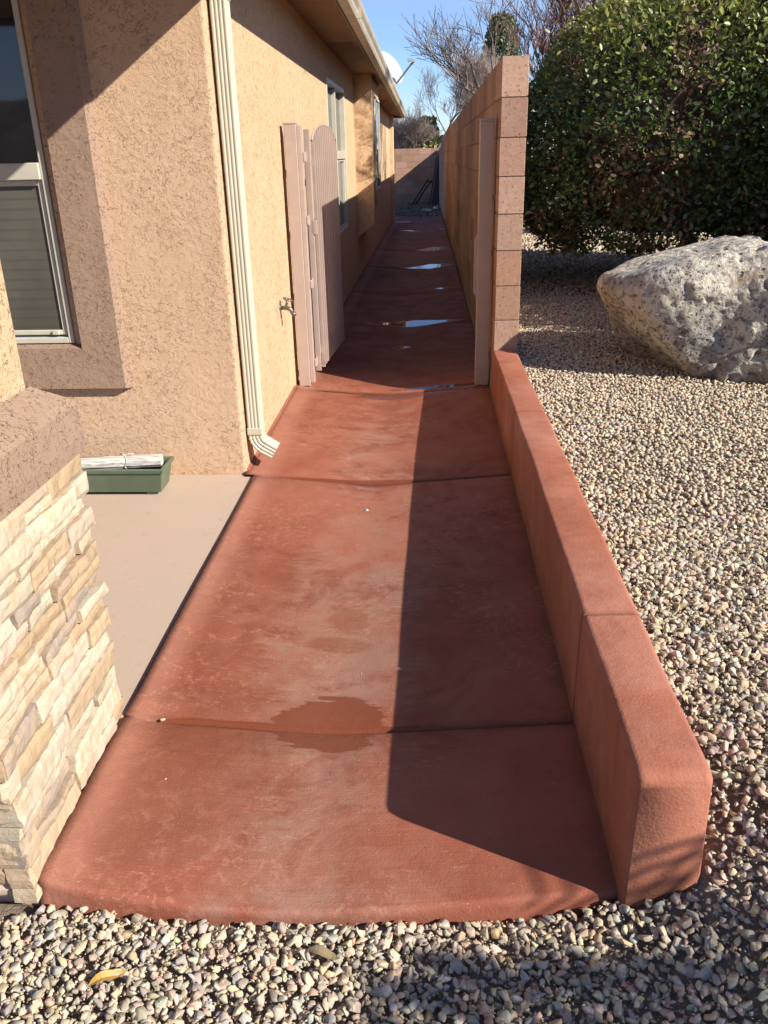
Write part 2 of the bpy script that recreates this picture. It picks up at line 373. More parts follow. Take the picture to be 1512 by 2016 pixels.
# ------------------------------------------------------------------ mesh toolkit
class MB:
    def __init__(s): s.v = []; s.f = []; s.c = []; s.cur = None
    def add(s, vs_, fs_, col=None):
        o = len(s.v); s.v.extend([tuple(p) for p in vs_]); s.f.extend([tuple(o + i for i in f) for f in fs_])
        s.c.extend([col or s.cur or (1, 1, 1)] * len(vs_))
    def box(s, lo, hi, b=0.0, col=None):
        lo = list(lo); hi = list(hi)
        for i in range(3):
            if lo[i] > hi[i]: lo[i], hi[i] = hi[i], lo[i]
        if b <= 0:
            vs_ = [(x, y, z) for z in (lo[2], hi[2]) for y in (lo[1], hi[1]) for x in (lo[0], hi[0])]
            s.add(vs_, [(0, 2, 3, 1), (4, 5, 7, 6), (0, 1, 5, 4), (2, 6, 7, 3), (0, 4, 6, 2), (1, 3, 7, 5)], col); return
        bm = bmesh.new(); bmesh.ops.create_cube(bm, size=1)
        for v in bm.verts:
            v.co = Vector([(lo[i] + hi[i]) / 2 + v.co[i] * (hi[i] - lo[i]) for i in range(3)])
        b = min(b, *[(hi[i] - lo[i]) * .45 for i in range(3)])
        bmesh.ops.bevel(bm, geom=list(bm.edges), offset=b, segments=2 if b > .004 else 1, affect='EDGES', profile=.5)
        bm.verts.index_update()
        s.add([v.co[:] for v in bm.verts], [tuple(v.index for v in f.verts) for f in bm.faces], col); bm.free()
    def obox(s, c, ax, ay, az, b=0, col=None):
        """oriented box: centre c, half-axis vectors"""
        t = MB(); t.box((-1, -1, -1), (1, 1, 1), 0)
        vs_ = [Vector(c) + Vector(ax) * p[0] + Vector(ay) * p[1] + Vector(az) * p[2] for p in t.v]
        s.add([v[:] for v in vs_], t.f, col)
    def tube(s, pts, rad, n=8, cap=True, col=None):
        pts = [Vector(p) for p in pts]
        if not hasattr(rad, '__len__'): rad = [rad] * len(pts)
        vs_ = []; fs_ = []
        for i, p in enumerate(pts):
            d = (pts[min(i + 1, len(pts) - 1)] - pts[max(i - 1, 0)]).normalized()
            u = d.cross(Vector((0, 0, 1)) if abs(d.z) < .9 else Vector((1, 0, 0))).normalized(); w = d.cross(u)
            for k in range(n):
                a = 2 * math.pi * k / n
                vs_.append((p + (u * math.cos(a) + w * math.sin(a)) * rad[i])[:])
            if i:
                for k in range(n):
                    a0 = (i - 1) * n + k; a1 = (i - 1) * n + (k + 1) % n
                    fs_.append((a0, a1, a1 + n, a0 + n))
        if cap:
            fs_.append(tuple(reversed(range(n)))); fs_.append(tuple(range(len(vs_) - n, len(vs_))))
        s.add(vs_, fs_, col)
    def prism(s, prof, p0, p1, ax=(1, 0, 0), az=(0, 0, 1), closed=True, col=None):
        """profile of (a, b) pairs swept from p0 to p1"""
        n = len(prof); vs_ = []
        for P in (Vector(p0), Vector(p1)):
            for a, b in prof: vs_.append((P + Vector(ax) * a + Vector(az) * b)[:])
        fs_ = [(i, (i + 1) % n, (i + 1) % n + n, i + n) for i in range(n if closed else n - 1)]
        if closed: fs_ += [tuple(reversed(range(n))), tuple(range(n, 2 * n))]
        s.add(vs_, fs_, col)
    def lathe(s, prof, c, n=24, axis='Z', col=None):
        vs_ = []; fs_ = []
        for r, z in prof:
            for k in range(n):
                a = 2 * math.pi * k / n
                q = (r * math.cos(a), r * math.sin(a), z)
                if axis == 'X': q = (q[2], q[0], q[1])
                vs_.append((c[0] + q[0], c[1] + q[1], c[2] + q[2]))
        for i in range(len(prof) - 1):
            for k in range(n):
                fs_.append((i * n + k, i * n + (k + 1) % n, (i + 1) * n + (k + 1) % n, (i + 1) * n + k))
        fs_.append(tuple(range((len(prof) - 1) * n, len(prof) * n))); fs_.append(tuple(reversed(range(n))))
        s.add(vs_, fs_, col)

def make_mesh(name, V, Fc, mat, cols=None, smooth=False):
    me = bpy.data.meshes.new(name)
    if isinstance(V, np.ndarray) and isinstance(Fc, np.ndarray):
        nv, nf, k = len(V), len(Fc), Fc.shape[1]
        me.vertices.add(nv); me.vertices.foreach_set('co', V.astype(np.float32).ravel())
        me.loops.add(nf * k); me.loops.foreach_set('vertex_index', Fc.astype(np.int32).ravel())
        me.polygons.add(nf); me.polygons.foreach_set('loop_start', np.arange(0, nf * k, k, dtype=np.int32))
        me.update(calc_edges=True)
    else:
        me.from_pydata([tuple(v) for v in V], [], Fc)
    if cols is not None:
        a = me.attributes.new('col', 'FLOAT_COLOR', 'POINT')
        ca = np.ones((len(me.vertices), 4), dtype=np.float32); ca[:, :3] = np.asarray(cols, dtype=np.float32)
        a.data.foreach_set('color', ca.ravel())
    if smooth: me.polygons.foreach_set('use_smooth', [True] * len(me.polygons))
    me.materials.append(mat if not isinstance(mat, str) else MAT[mat])
    me.update(); return me

def wloc(o):
    p = Vector(o.location)
    while o.parent: o = o.parent; p += Vector(o.location)
    return p
def obj(name, mb, mat, parent=None, origin=None, smooth=False, fix=True):
    """link one mesh object; mb holds world coordinates"""
    V = np.array(mb.v, dtype=float)
    base = wloc(parent) if parent else Vector((0, 0, 0))
    if origin is None: origin = Vector((0, 0, 0)) if parent is None else base
    V -= np.array(origin)
    me = make_mesh(name, [tuple(v) for v in V], mb.f, mat, mb.c, smooth)
    if fix:
        bm = bmesh.new(); bm.from_mesh(me); bmesh.ops.recalc_face_normals(bm, faces=bm.faces); bm.to_mesh(me); bm.free()
    o = bpy.data.objects.new(name, me); COL.objects.link(o)
    o.location = Vector(origin) - base
    o.parent = parent
    return o
def obj_np(name, V, Fc, mat, parent=None, cols=None, origin=(0, 0, 0), smooth=False):
    base = wloc(parent) if parent else Vector((0, 0, 0))
    if parent is not None: origin = base
    me = make_mesh(name, V - np.array(origin), Fc, mat, cols, smooth)
    o = bpy.data.objects.new(name, me); COL.objects.link(o)
    o.location = Vector(origin) - base; o.parent = parent
    return o
def empty(name, loc, label=None, cat=None, group=None, parent=None):
    o = bpy.data.objects.new(name, None); COL.objects.link(o); o.empty_display_size = .1
    o.parent = parent; o.location = Vector(loc) - (wloc(parent) if parent else Vector((0, 0, 0)))
    tag(o, label, cat, group); return o
def tag(o, label=None, cat=None, group=None, kind=None):
    if label: o['label'] = label
    if cat: o['category'] = cat
    if group: o['group'] = group
    if kind: o['kind'] = kind
    return o

def sstep(t): t = np.clip(t, 0, 1); return t * t * (3 - 2 * t)
def drop(y): return -.007 * max(0.0, y - 5.0)

# ------------------------------------------------------------------ ground
def ground_h(x, y):
    x = np.asarray(x, float); y = np.asarray(y, float)
    r = -.068 + .268 * sstep((y - .95 + (x - .40) * 1.6) / 1.1)
    alley = np.where(y > 5, -.16 - .007 * (y - 5), -.12)
    far = np.clip((y - 16) / 8, 0, 1)
    r = r * (1 - far * .0) - .007 * np.clip(y - 12, 0, 40)
    inside = (x < .392) & (y > 1.285)
    left = (x < -.8) & (y <= 1.3)
    h = np.where(inside, alley, r)
    h = np.where((x < .47) & (y > 23.0), -.135 - .007 * (y - 20), h)
    return np.where(left, -.07, h)
gx = np.concatenate([[-300, -120, -40, -12, -6, -3], np.arange(-2, .30, .22), [.30], [.385, .396, .44, .50], np.arange(.55, 6, .18), [7, 9, 14, 30, 80, 300]])
gy = np.concatenate([[-300, -80, -20, -6, -2, -.5], np.arange(0, 1.2, .12), [1.21, 1.262, 1.275, 1.30], np.arange(1.36, 3, .15), np.arange(3.2, 14, .45), [16, 18, 20, 22.98, 23.1, 24.5, 27, 30, 34, 40, 60, 120, 300, 700]])
GX, GY = np.meshgrid(gx, gy)
GZ = ground_h(GX, GY) - .012
V = np.stack([GX.ravel(), GY.ravel(), GZ.ravel()], 1)
nx, ny = len(gx), len(gy)
I = (np.arange(ny - 1)[:, None] * nx + np.arange(nx - 1)[None]).ravel()
Fq = np.stack([I, I + 1, I + nx + 1, I + nx], 1)
g = obj_np('ground', V, Fq, MAT['dirt']); tag(g, kind='structure')

hx = np.linspace(-160, 120, 60); hv = []; hf_ = []
for i, x_ in enumerate(hx):
    hh_ = 9 + 5 * mnoise.noise(Vector((x_ * .018, 3, 1))) + 2 * mnoise.noise(Vector((x_ * .07, 8, 1)))
    hv += [(x_, -75, -1), (x_, -95, hh_), (x_, -130, hh_ * .9), (x_, -160, -1)]
hq = [(i * 4 + k, i * 4 + k + 1, i * 4 + k + 5, i * 4 + k + 4) for i in range(59) for k in range(3)]
hm = bpy.data.objects.new('hills', make_mesh('hills', hv, hq, 'grey_house')); COL.objects.link(hm); tag(hm, kind='structure')

# ------------------------------------------------------------------ path
JOINTS = [1.845, 3.70, 5.30, 7.62, 9.55, 11.9, 14.3, 16.3, 18.35]
def front_edge(x): return float(np.interp(x, [-.84, -.69, -.47, -.24, -.05, .16, .29, .40], [1.284, 1.268, 1.252, 1.258, 1.264, 1.277, 1.289, 1.292]))
def path_z(x, y):
    # shallow valley along the middle; slightly dished ends
    c = -.25
    if x < c: k = (c - x) / (c + .87)
    else: k = (x - c) / (.39 - c)
    k = min(1, max(0, k)); z = -.045 * (1 - k ** 1.15) 
    z += .004 * mnoise.noise(Vector((x * 2.2, y * 1.3, 3.1)))
    if x < -.76: z += .012 * min(1, (-.76 - x) / .06)
    return z + drop(y)
ys = []
prev = 1.19
for j in JOINTS + [20.4, 23.0]:
    n = max(2, int((j - .02 - prev) / (.12 if prev < 5 else .3)))
    ys += [(prev + (j - .0125 - prev) * i / n, 0) for i in range(n + 1)]
    ys += [(j - .0075, -.0025), (j - .005, -.018), (j + .003, -.018), (j + .0055, -.0025)]
    prev = j + .011
ys = ys[:-4]
xs = list(np.linspace(-.83, -.72, 5)) + list(np.linspace(-.68, .36, 22)) + [.385]
def left_x(x, y):
    if y > 3.69: return x if x > -.72 else -.72 + (x + .72) * (.16 / .11)
    return x
mb = MB(); rows = []
# rounded nosing + front face rows
for dz, dy in ((-.13, -.003), (-.02, -.003), (-.007, -.001), (-.002, .004), (0, .012)):
    rows.append([(x, front_edge(x) + dy, path_z(x, 1.3) + dz) for x in xs])
for y, dz in ys:
    if y < 1.33: continue
    jw = 0
    rows.append([(left_x(x, y) if x < .3 else x - .0025 * max(0, y - 5), y + .004 * mnoise.noise(Vector((x * 3, y, 0))) * (1 if dz else 0), path_z(x, y) + dz) for x in xs])
n = len(xs)
for r in rows: mb.v += r; mb.c += [(1, 1, 1)] * n
for i in range(len(rows) - 1):
    for k in range(n - 1): a = i * n + k; mb.f.append((a, a + 1, a + n + 1, a + n))
# left side skirt
o = len(mb.v)
for r in rows: mb.v.append((r[0][0], r[0][1], r[0][2] - .1)); mb.c.append((1, 1, 1))
for i in range(len(rows) - 1): mb.f.append((i * n, (i + 1) * n, o + i + 1, o + i))
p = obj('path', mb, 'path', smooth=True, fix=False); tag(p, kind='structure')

# patio slab
mb = MB(); mb.box((-4.5, 1.30, -.12), (-.8345, 3.727, -.004), .006)
p = obj('patio', mb, 'patio'); tag(p, kind='structure')

# ------------------------------------------------------------------ low concrete wall
def curb_top(y): return float(np.interp(y, [1.2, 3.7, 5.2], [.322, .302, .272]))
mb = MB()
cuts = [1.262, 1.872, 3.72, 5.125]
prof_n = [( .0, -.12), (.0, 1), ]
for a, b in zip(cuts[:-1], cuts[1:]):
    y0, y1 = a + (.003 if a > 1.3 else 0), b - .003
    X0, X1 = .388, .532
    R = .016
    ring = []
    prof = [(X0 - .004, None), (X0, -R)]
    for q in range(1, 5): prof.append((X0 + R * (1 - math.cos(q * math.pi / 8)), -R + R * math.sin(q * math.pi / 8)))
    for q in range(0, 5): prof.append((X1 - R + R * math.sin(q * math.pi / 8), -R + R * math.cos(q * math.pi / 8)))
    prof += [(X1 + .01, None)]
    ysn = [y0, y0 + .004, y0 + .012] + list(np.linspace(y0 + .03, y1 - .03, max(3, int((y1 - y0) / .08)))) + [y1 - .012, y1 - .004, y1]
    o = len(mb.v); m = len(prof)
    for y in ysn:
        e = min(y - y0, y1 - y); lim = .02 if a < 1.3 and y - y0 < .03 else .006
        sh = max(0, lim - e); sh = sh * sh / lim if lim else 0
        for xx, dz in prof:
            cxm = (X0 + X1) / 2; xx2 = cxm + (xx - cxm) * (1 - sh * 6)
            wv = .0035 * mnoise.noise(Vector((xx * 8, y * 2.5, 9)))
            z = curb_top(y) + dz - sh * .8 + wv if dz is not None else -.14
            mb.v.append((xx2 + wv * .8, y, z)); mb.c.append((1, 1, 1))
    for i in range(len(ysn) - 1):
        for k in range(m - 1): q = o + i * m + k; mb.f.append((q, q + 1, q + m + 1, q + m))
    mb.f.append(tuple(range(o, o + m))); mb.f.append(tuple(reversed(range(o + (len(ysn) - 1) * m, o + len(ysn) * m))))
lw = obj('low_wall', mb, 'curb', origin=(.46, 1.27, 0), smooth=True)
tag(lw, 'low red concrete garden wall with rounded edges beside the gravel', 'low wall')
m = lw.modifiers.new('es', 'EDGE_SPLIT'); m.split_angle = math.radians(50)

# ------------------------------------------------------------------ block walls
CH, CL = .2014, .406
def block_col():
    b = random.choice([(.40, .25, .175), (.37, .215, .145), (.42, .275, .20), (.34, .205, .145), (.39, .24, .18), (.36, .235, .175)])
    k = random.uniform(.88, 1.2); return tuple(c * k for c in b)
def block_wall(mb, core, P0, P1, thick, nrm, ztop0, ztop1, courses, seed=0, joint=.006):
    """blocks between P0 and P1 (xy); nrm = horizontal unit vector from the seen face into the wall"""
    P0 = Vector((*P0, 0)); P1 = Vector((*P1, 0)); L = (P1 - P0).length; d = (P1 - P0) / L; nv = Vector((*nrm, 0))
    for r in range(courses):
        off = 0 if r % 2 == 0 else -CL / 2
        s = off
        while s < L - .01:
            a = max(0, s) + (joint / 2 if s > 0 else 0); b = min(L, s + CL) - joint / 2
            if b - a > .02:
                mid = (a + b) / 2
                zt = ztop0 + (ztop1 - ztop0) * mid / L - r * CH
                dz = (ztop1 - ztop0) / L * (b - a) / 2
                col = block_col(); e = .003
                c0 = P0 + d * mid; jit = random.uniform(-.0015, .0015)
                vs_ = []
                for zz, sg in ((-CH + joint / 2, 1), (-joint / 2, 1)):
                    pass
                # chamfered block: inner outline on the faces, outer outline set in by e
                def P(u, w, z): return (c0 + d * u + nv * (w + jit) + Vector((0, 0, zt + z + (dz * u / ((b - a) / 2) if True else 0))))[:]
                hu = (b - a) / 2; z0, z1 = -CH + joint / 2, -joint / 2
                A = [P(-hu + e, 0, z0 + e), P(hu - e, 0, z0 + e), P(hu - e, 0, z1 - e), P(-hu + e, 0, z1 - e)]
                B = [P(-hu, e, z0), P(hu, e, z0), P(hu, e, z1), P(-hu, e, z1)]
                C = [P(-hu, thick - e, z0), P(hu, thick - e, z0), P(hu, thick - e, z1), P(-hu, thick - e, z1)]
                D = [P(-hu + e, thick, z0 + e), P(hu - e, thick, z0 + e), P(hu - e, thick, z1 - e), P(-hu + e, thick, z1 - e)]
                fs_ = [(0, 1, 2, 3), (15, 14, 13, 12)]
                for q in (0, 4, 8):
                    for k in range(4): fs_.append((q + k, q + 4 + k, q + 4 + (k + 1) % 4, q + (k + 1) % 4))
                mb.add(A + B + C + D, fs_, col)
            s += CL
    zb = ztop0 - courses * CH
    i0 = .005
    q = [P0 + d * i0 + nv * i0, P1 - d * i0 + nv * i0, P1 - d * i0 + nv * (thick - i0), P0 + d * i0 + nv * (thick - i0)]
    zt = [ztop0 - .004, ztop1 - .004, ztop1 - .004, ztop0 - .004]
    vs_ = [(p.x, p.y, zb - .15) for p in q] + [(p.x, p.y, z) for p, z in zip(q, zt)]
    core.add(vs_, [(3, 2, 1, 0), (4, 5, 6, 7), (0, 1, 5, 4), (1, 2, 6, 5), (2, 3, 7, 6), (3, 0, 4, 7)])
mb = MB(); core = MB()
block_wall(mb, core, (.396, 5.13), (.345, 26.0), .146, (1, .0024), 1.862, 1.722, 9)
block_wall(mb, core, (.345, 26.01), (.336, 30.45), .146, (1, .0024), 1.50, 1.48, 9)
bw = empty('block_wall', (.45, 5.13, 0), 'tall reddish concrete block wall running along the walk', 'wall')
obj('blocks', mb, 'block', bw); obj('mortar', core, 'mortar', bw)
mb = MB(); core = MB()
block_wall(mb, core, (-6.0, 30.5), (3.0, 30.5), .15, (0, 1), 1.49, 1.49, 9)
bb = empty('block_wall', (-1, 30.5, -.18), 'low sunlit block wall closing the far end of the alley', 'wall')
obj('blocks', mb, 'block', bb); obj('mortar', core, 'mortar', bb)

# ------------------------------------------------------------------ house
XW = -.872; YF = 3.74; YE = 20.4
house = empty('house', (-3, 12, 0), 'tan stucco house with brown trim, gutter and windows beside the walk', 'house')
mb = MB()
ZT = 2.30
# side wall as panels around the window
WY0, WY1, WZ0, WZ1 = 7.95, 9.55, .645, 2.0
def side_panel(mb, y0, y1, z0, z1): mb.box((XW - .2, y0, z0), (XW, y1, z1))
wallpts = MB()
t_ = .2
wallpts.box((XW - t_, YF + .0, -.2), (XW, WY0, ZT), 0)
wallpts.box((XW - t_, WY1, -.2), (XW, YE, ZT), 0)
wallpts.box((XW - t_, WY0, -.2), (XW, WY1, WZ0), 0)
wallpts.box((XW - t_, WY0, WZ1), (XW, WY1, ZT), 0)
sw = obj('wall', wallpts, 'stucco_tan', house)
mbp = MB(); # fireplace / closet pop-out with splayed underside
PX = -.662
prof = [(XW - .01, .435), (PX, .60), (PX, ZT - .01), (XW - .01, ZT - .01)]
mbp.prism([(x, z) for x, z in prof], (0, 10.80, 0), (0, 12.25, 0))
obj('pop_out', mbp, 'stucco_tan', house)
mbe = MB(); mbe.box((-1.2, YE + .002, -.3), (-.795, YE + .5, 2.22), .004)
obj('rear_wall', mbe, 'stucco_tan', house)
# base plaster lip along the side wall
mbl = MB(); mbl.prism([(XW, -.1), (XW + .012, -.1), (XW + .010, .012), (XW + .002, .022), (XW, .022)], (0, YF, 0), (0, 5.3, 0))
obj('base_lip', mbl, 'curb', house)
# front wall with window opening
FX0, FX1, FZ0, FZ1 = -3.2, -1.60, .60, 2.05
mf = MB()
mf.box((FX1, YF + .003, -.15), (XW - t_ - .001, YF + t_, ZT)); mf.box((XW - t_ - .001, YF - 0.0, -.15), (XW - .0, YF + .0, ZT)) if False else None
mf.box((FX0, YF + .003, -.15), (FX1, YF + t_, FZ0 - .0)); mf.box((FX0, YF + .003, FZ1), (FX1, YF + t_, ZT)); mf.box((-6, YF + .003, -.15), (FX0, YF + t_, ZT))
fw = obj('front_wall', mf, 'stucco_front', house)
# skin on the front so the corner is one plane with rounded arris
mf = MB()
R = .018
prof = [(FX1, 0), (XW - R, 0)] + [(XW - R + R * math.sin(a), R - R * math.cos(a)) for a in (math.pi / 8, math.pi / 4, 3 * math.pi / 8)] + [(XW + .0015, R), (XW + .0015, .03), (FX1, .03)]
mf.prism([(a, b) for a, b in prof], (0, YF - .012, -.13), (0, YF - .012, ZT), ax=(1, 0, 0), az=(0, 1, 0))
mf.box((-6, YF - .012, -.13), (FX1, YF + .001, FZ0)); mf.box((-6, YF - .012, FZ1), (FX1, YF + .001, ZT)); mf.box((-6, YF - .012, FZ0), (FX0, YF + .001, FZ1))
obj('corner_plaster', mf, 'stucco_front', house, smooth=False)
# window trim (foam band)
mt = MB()
TY = 3.690; TX1 = -1.388; TZ0 = .432; IX = -1.562; IZ = .615; TXL = -3.4; TZT = 2.28
def trim_ring(mb, outs, b, y0, y1):
    """outs = outer and inner outline rectangles (x0, z0, x1, z1); bevel b on the outer edge"""
    (a0, c0, a1, c1), (i0, j0, i1, j1) = outs
    R0 = [(a0 - b, y1, c0 - b * .2), (a1 + b, y1, c0 - b * .2), (a1 + b, y1, c1 + b), (a0 - b, y1, c1 + b)]
    R1 = [(a0, y0, c0), (a1, y0, c0), (a1, y0, c1), (a0, y0, c1)]
    R2 = [(i0, y0, j0), (i1, y0, j0), (i1, y0, j1), (i0, y0, j1)]
    R3 = [(i0, y1 + .03, j0), (i1, y1 + .03, j0), (i1, y1 + .03, j1), (i0, y1 + .03, j1)]
    vs_ = R0 + R1 + R2 + R3; fs_ = []
    for q in (0, 4, 8):
        for k in range(4): fs_.append((q + k, q + (k + 1) % 4, q + 4 + (k + 1) % 4, q + 4 + k))
    mb.add(vs_, fs_)
trim_ring(mt, ((TXL, TZ0, TX1, TZT), (-3.2, IZ, IX, 2.08)), .028, TY, YF - .008)
mt.prism([(0, 0), (.045, .0), (.045, .022), (0, .004)], (-3.2, TY + .004, IZ - .002), (IX, TY + .004, IZ - .002), ax=(0, 1, 0), az=(0, 0, 1))
mt.box((IX - .07, YF + .004, IZ), (IX + .002, YF + .03, 2.08))
obj('window_trim', mt, 'stucco_brown', house)

def frame_ring(mb, axis, plane, a0, a1, z0, z1, w, d, b=.003):
    """rectangular frame; axis 'X' wall facing X (a=Y) or 'Y' (a=X)"""
    def bx(p, q, r, s):
        if axis == 'X': mb.box((plane - d, p, r), (plane, q, s), b)
        else: mb.box((p, plane, r), (q, plane + d, s), b)
    bx(a0, a0 + w, z0, z1); bx(a1 - w, a1, z0, z1); bx(a0 + w, a1 - w, z0, z0 + w); bx(a0 + w, a1 - w, z1 - w, z1)
def pane(mb, axis, plane, a0, a1, z0, z1, d=.006):
    if axis == 'X': mb.box((plane - d, a0, z0), (plane, a1, z1))
    else: mb.box((a0, plane, z0), (a1, plane + d, z1))
# front window
w1 = empty('window', (-2.4, 3.8, .62), parent=house)
f = MB(); WP = 3.722
frame_ring(f, 'Y', WP, -3.2, IX - .042, IZ + .02, 2.07, .026, .05)
f.box((-3.166, WP - .012, 1.325), (IX - .068, WP + .04, 1.392), .003)
frame_ring(f, 'Y', WP + .012, -3.164, IX - .072, IZ + .056, 1.324, .022, .03)
f.box((-1.70, WP + .0, IZ + .058), (-1.67, WP + .012, IZ + .078), .002)
obj('frame', f, 'frame_white', w1)
f = MB(); pane(f, 'Y', WP + .03, -3.16, IX - .072, 1.39, 2.04); obj('glass', f, 'glass', w1)
f = MB(); pane(f, 'Y', WP + .022, -3.142, IX - .094, IZ + .078, 1.303); obj('insect_screen', f, 'screen', w1)
# side window
w2 = empty('window', (XW, 8.75, .65), parent=house)
f = MB()
frame_ring(f, 'X', XW + .006, WY0, WY1, WZ0, WZ1, .04, .07)
f.box((XW - .05, WY0 + .04, 1.345), (XW + .004, WY1 - .04, 1.42), .003)
ym = (WY0 + WY1) / 2
f.box((XW - .05, ym - .018, WZ0 + .04), (XW - .006, ym + .018, 1.345), .003); f.box((XW - .05, ym - .014, 1.42), (XW - .006, ym + .014, WZ1 - .04), .003)
frame_ring(f, 'X', XW - .012, WY0 + .04, ym - .02, WZ0 + .04, 1.343, .022, .03); frame_ring(f, 'X', XW - .012, ym + .02, WY1 - .04, WZ0 + .04, 1.343, .022, .03)
obj('frame', f, 'frame_white', w2)
f = MB(); pane(f, 'X', XW - .045, WY0 + .04, WY1 - .04, 1.42, WZ1 - .04); obj('glass', f, 'glass', w2)
f = MB(); pane(f, 'X', XW - .038, WY0 + .06, WY1 - .06, WZ0 + .06, 1.33); obj('insect_screen', f, 'glass', w2)
# window on the pop-out, seen edge-on
w3 = empty('window', (PX, 11.7, .7), parent=house)
f = MB(); frame_ring(f, 'X', PX + .022, 11.25, 12.1, .95, 2.02, .035, .022, .002); obj('frame', f, 'frame_white', w3)
f = MB(); pane(f, 'X', PX + .008, 11.285, 12.065, .985, 1.985, .007); obj('glass', f, 'glass', w3)
# conduit on the pop-out
f = MB(); f.tube([(PX + .022, 11.0, 1.13), (PX + .022, 11.0, 1.98)], .013, 8)
obj('conduit', f, 'cream_metal', house, smooth=True)
f = MB(); f.box((PX, 10.975, 1.10), (PX + .045, 11.025, 1.16), .006); obj('conduit_fitting', f, 'cream_metal', house)
f = MB(); f.tube([(PX + .02, 11.0, .80), (PX + .02, 11.0, 1.10)], .012, 8); obj('conduit', f, 'cream_metal', house, smooth=True)
# faucet
fa = empty('faucet', (XW, 4.95, .57), parent=house)
f = MB(); fy = 4.95
f.lathe([(.0, 0), (.026, 0), (.026, .005), (.012, .008)], (XW, fy, .575), 14, 'X')
f.tube([(XW + .004, fy, .575), (XW + .04, fy, .575), (XW + .062, fy, .565), (XW + .078, fy, .535)], [.011, .013, .013, .012], 10)
f.tube([(XW + .078, fy, .548), (XW + .080, fy, .528)], [.015, .015], 10)
f.tube([(XW + .035, fy, .58), (XW + .048, fy, .618)], .007, 8)
f.tube([(XW + .004, fy, .575), (XW + .005, fy - .002, .52)], .004, 6)
obj('valve_body', f, 'brass', fa, smooth=True)
f = MB()
hc = Vector((XW + .05, fy, .622)); hd = Vector((.35, 0, .94)).normalized(); hu = Vector((.94, 0, -.35)); hv = Vector((0, 1, 0))
ring = [hc + (hu * math.cos(a) + hv * math.sin(a)) * (.026 + .002 * math.cos(6 * a)) for a in [2 * math.pi * k / 24 for k in range(25)]]
f.tube(ring, .005, 6, cap=False)
for k in range(4): a = math.pi / 4 * k * 2; f.tube([hc, hc + (hu * math.cos(a) + hv * math.sin(a)) * .025], .004, 6)
obj('handle', f, 'brass', fa, smooth=True)

# roof, eave, gutter
EY0, EY1 = .95, 20.9
def EV(y): k = (y - EY0) / (EY1 - EY0); return (-.43 - .07 * k, 2.375 - .17 * k)      # outer lip of the gutter
def eave_prism(mb, prof, y0=EY0, y1=EY1, close=True):
    (xa, za), (xb, zb) = EV(y0), EV(y1)
    n = len(prof); vs_ = [(xa + a, y0, za + b) for a, b in prof] + [(xb + a, y1, zb + b) for a, b in prof]
    fs_ = [(i, (i + 1) % n, (i + 1) % n + n, i + n) for i in range(n if close else n - 1)]
    if close: fs_ += [tuple(reversed(range(n))), tuple(range(n, 2 * n))]
    mb.add(vs_, fs_)
rf = MB()
eave_prism(rf, [(-.095, .012), (-.095, .035), (-4.6, 1.30), (-4.6, 1.27)])
ro = obj('roof', rf, 'shingle', house)
sf = MB(); eave_prism(sf, [(-.115, -.062), (-.115, -.045), (-4.6, -.045), (-4.6, -.062)]); obj('soffit', sf, 'soffit', ro)
sf = MB(); eave_prism(sf, [(-.095, -.112), (-.095, .010), (-.118, .010), (-.118, -.112)]); obj('fascia', sf, 'fascia', ro)
ge = MB()
prof = [(-.094, .0), (-.094, -.105), (-.030, -.105), (-.022, -.085), (-.020, -.06), (-.004, -.035), (0, -.02), (0, 0), (-.010, .002), (-.010, -.004), (-.004, -.006),
        (-.004, -.02), (-.010, -.034), (-.024, -.058), (-.027, -.085), (-.034, -.100), (-.090, -.100), (-.090, .0)]
eave_prism(ge, prof, EY0 - .02, EY1 + .02)
go = obj('gutter', ge, 'gutter_metal', ro)
# gable-end closing of the rear and front eave ends
for y in (EY1 - .02, EY0):
    ed = MB(); xe, ze = EV(y)
    ed.prism([(0, 0), (-.02, .0), (-.02, .02)], (xe, y, ze), (xe, y + .02, ze)) if False else None
    ed.add([(xe - .12, y, ze - .11), (xe - .12, y, ze + .02), (xe - 4.6, y, ze + 1.26), (xe - 4.6, y, ze - .11),
            (xe - .12, y + .02, ze - .11), (xe - .12, y + .02, ze + .02), (xe - 4.6, y + .02, ze + 1.26), (xe - 4.6, y + .02, ze - .11)],
           [(0, 1, 2, 3), (7, 6, 5, 4), (0, 4, 5, 1), (1, 5, 6, 2), (3, 2, 6, 7), (0, 3, 7, 4)])
    obj('end_board', ed, 'fascia', ro)
# soffit vents
for y in (8.0, 15.5):
    vt = MB(); xe, ze = EV(y); vt.box((xe - .38, y, ze - .069), (xe - .20, y + .4, ze - .0625))
    for k in range(6): vt.box((xe - .37, y + .03 + k * .06, ze - .072), (xe - .21, y + .05 + k * .06, ze - .0692))
    obj('soffit_vent', vt, 'soffit', ro)
for y in (6.4, 12.4, 19.9):
    gs = MB(); xe, ze = EV(y); gs.box((xe - .032, y, ze - .107), (xe + .003, y + .02, ze + .004))
    obj('gutter_strap', gs, 'gutter_metal', ro)

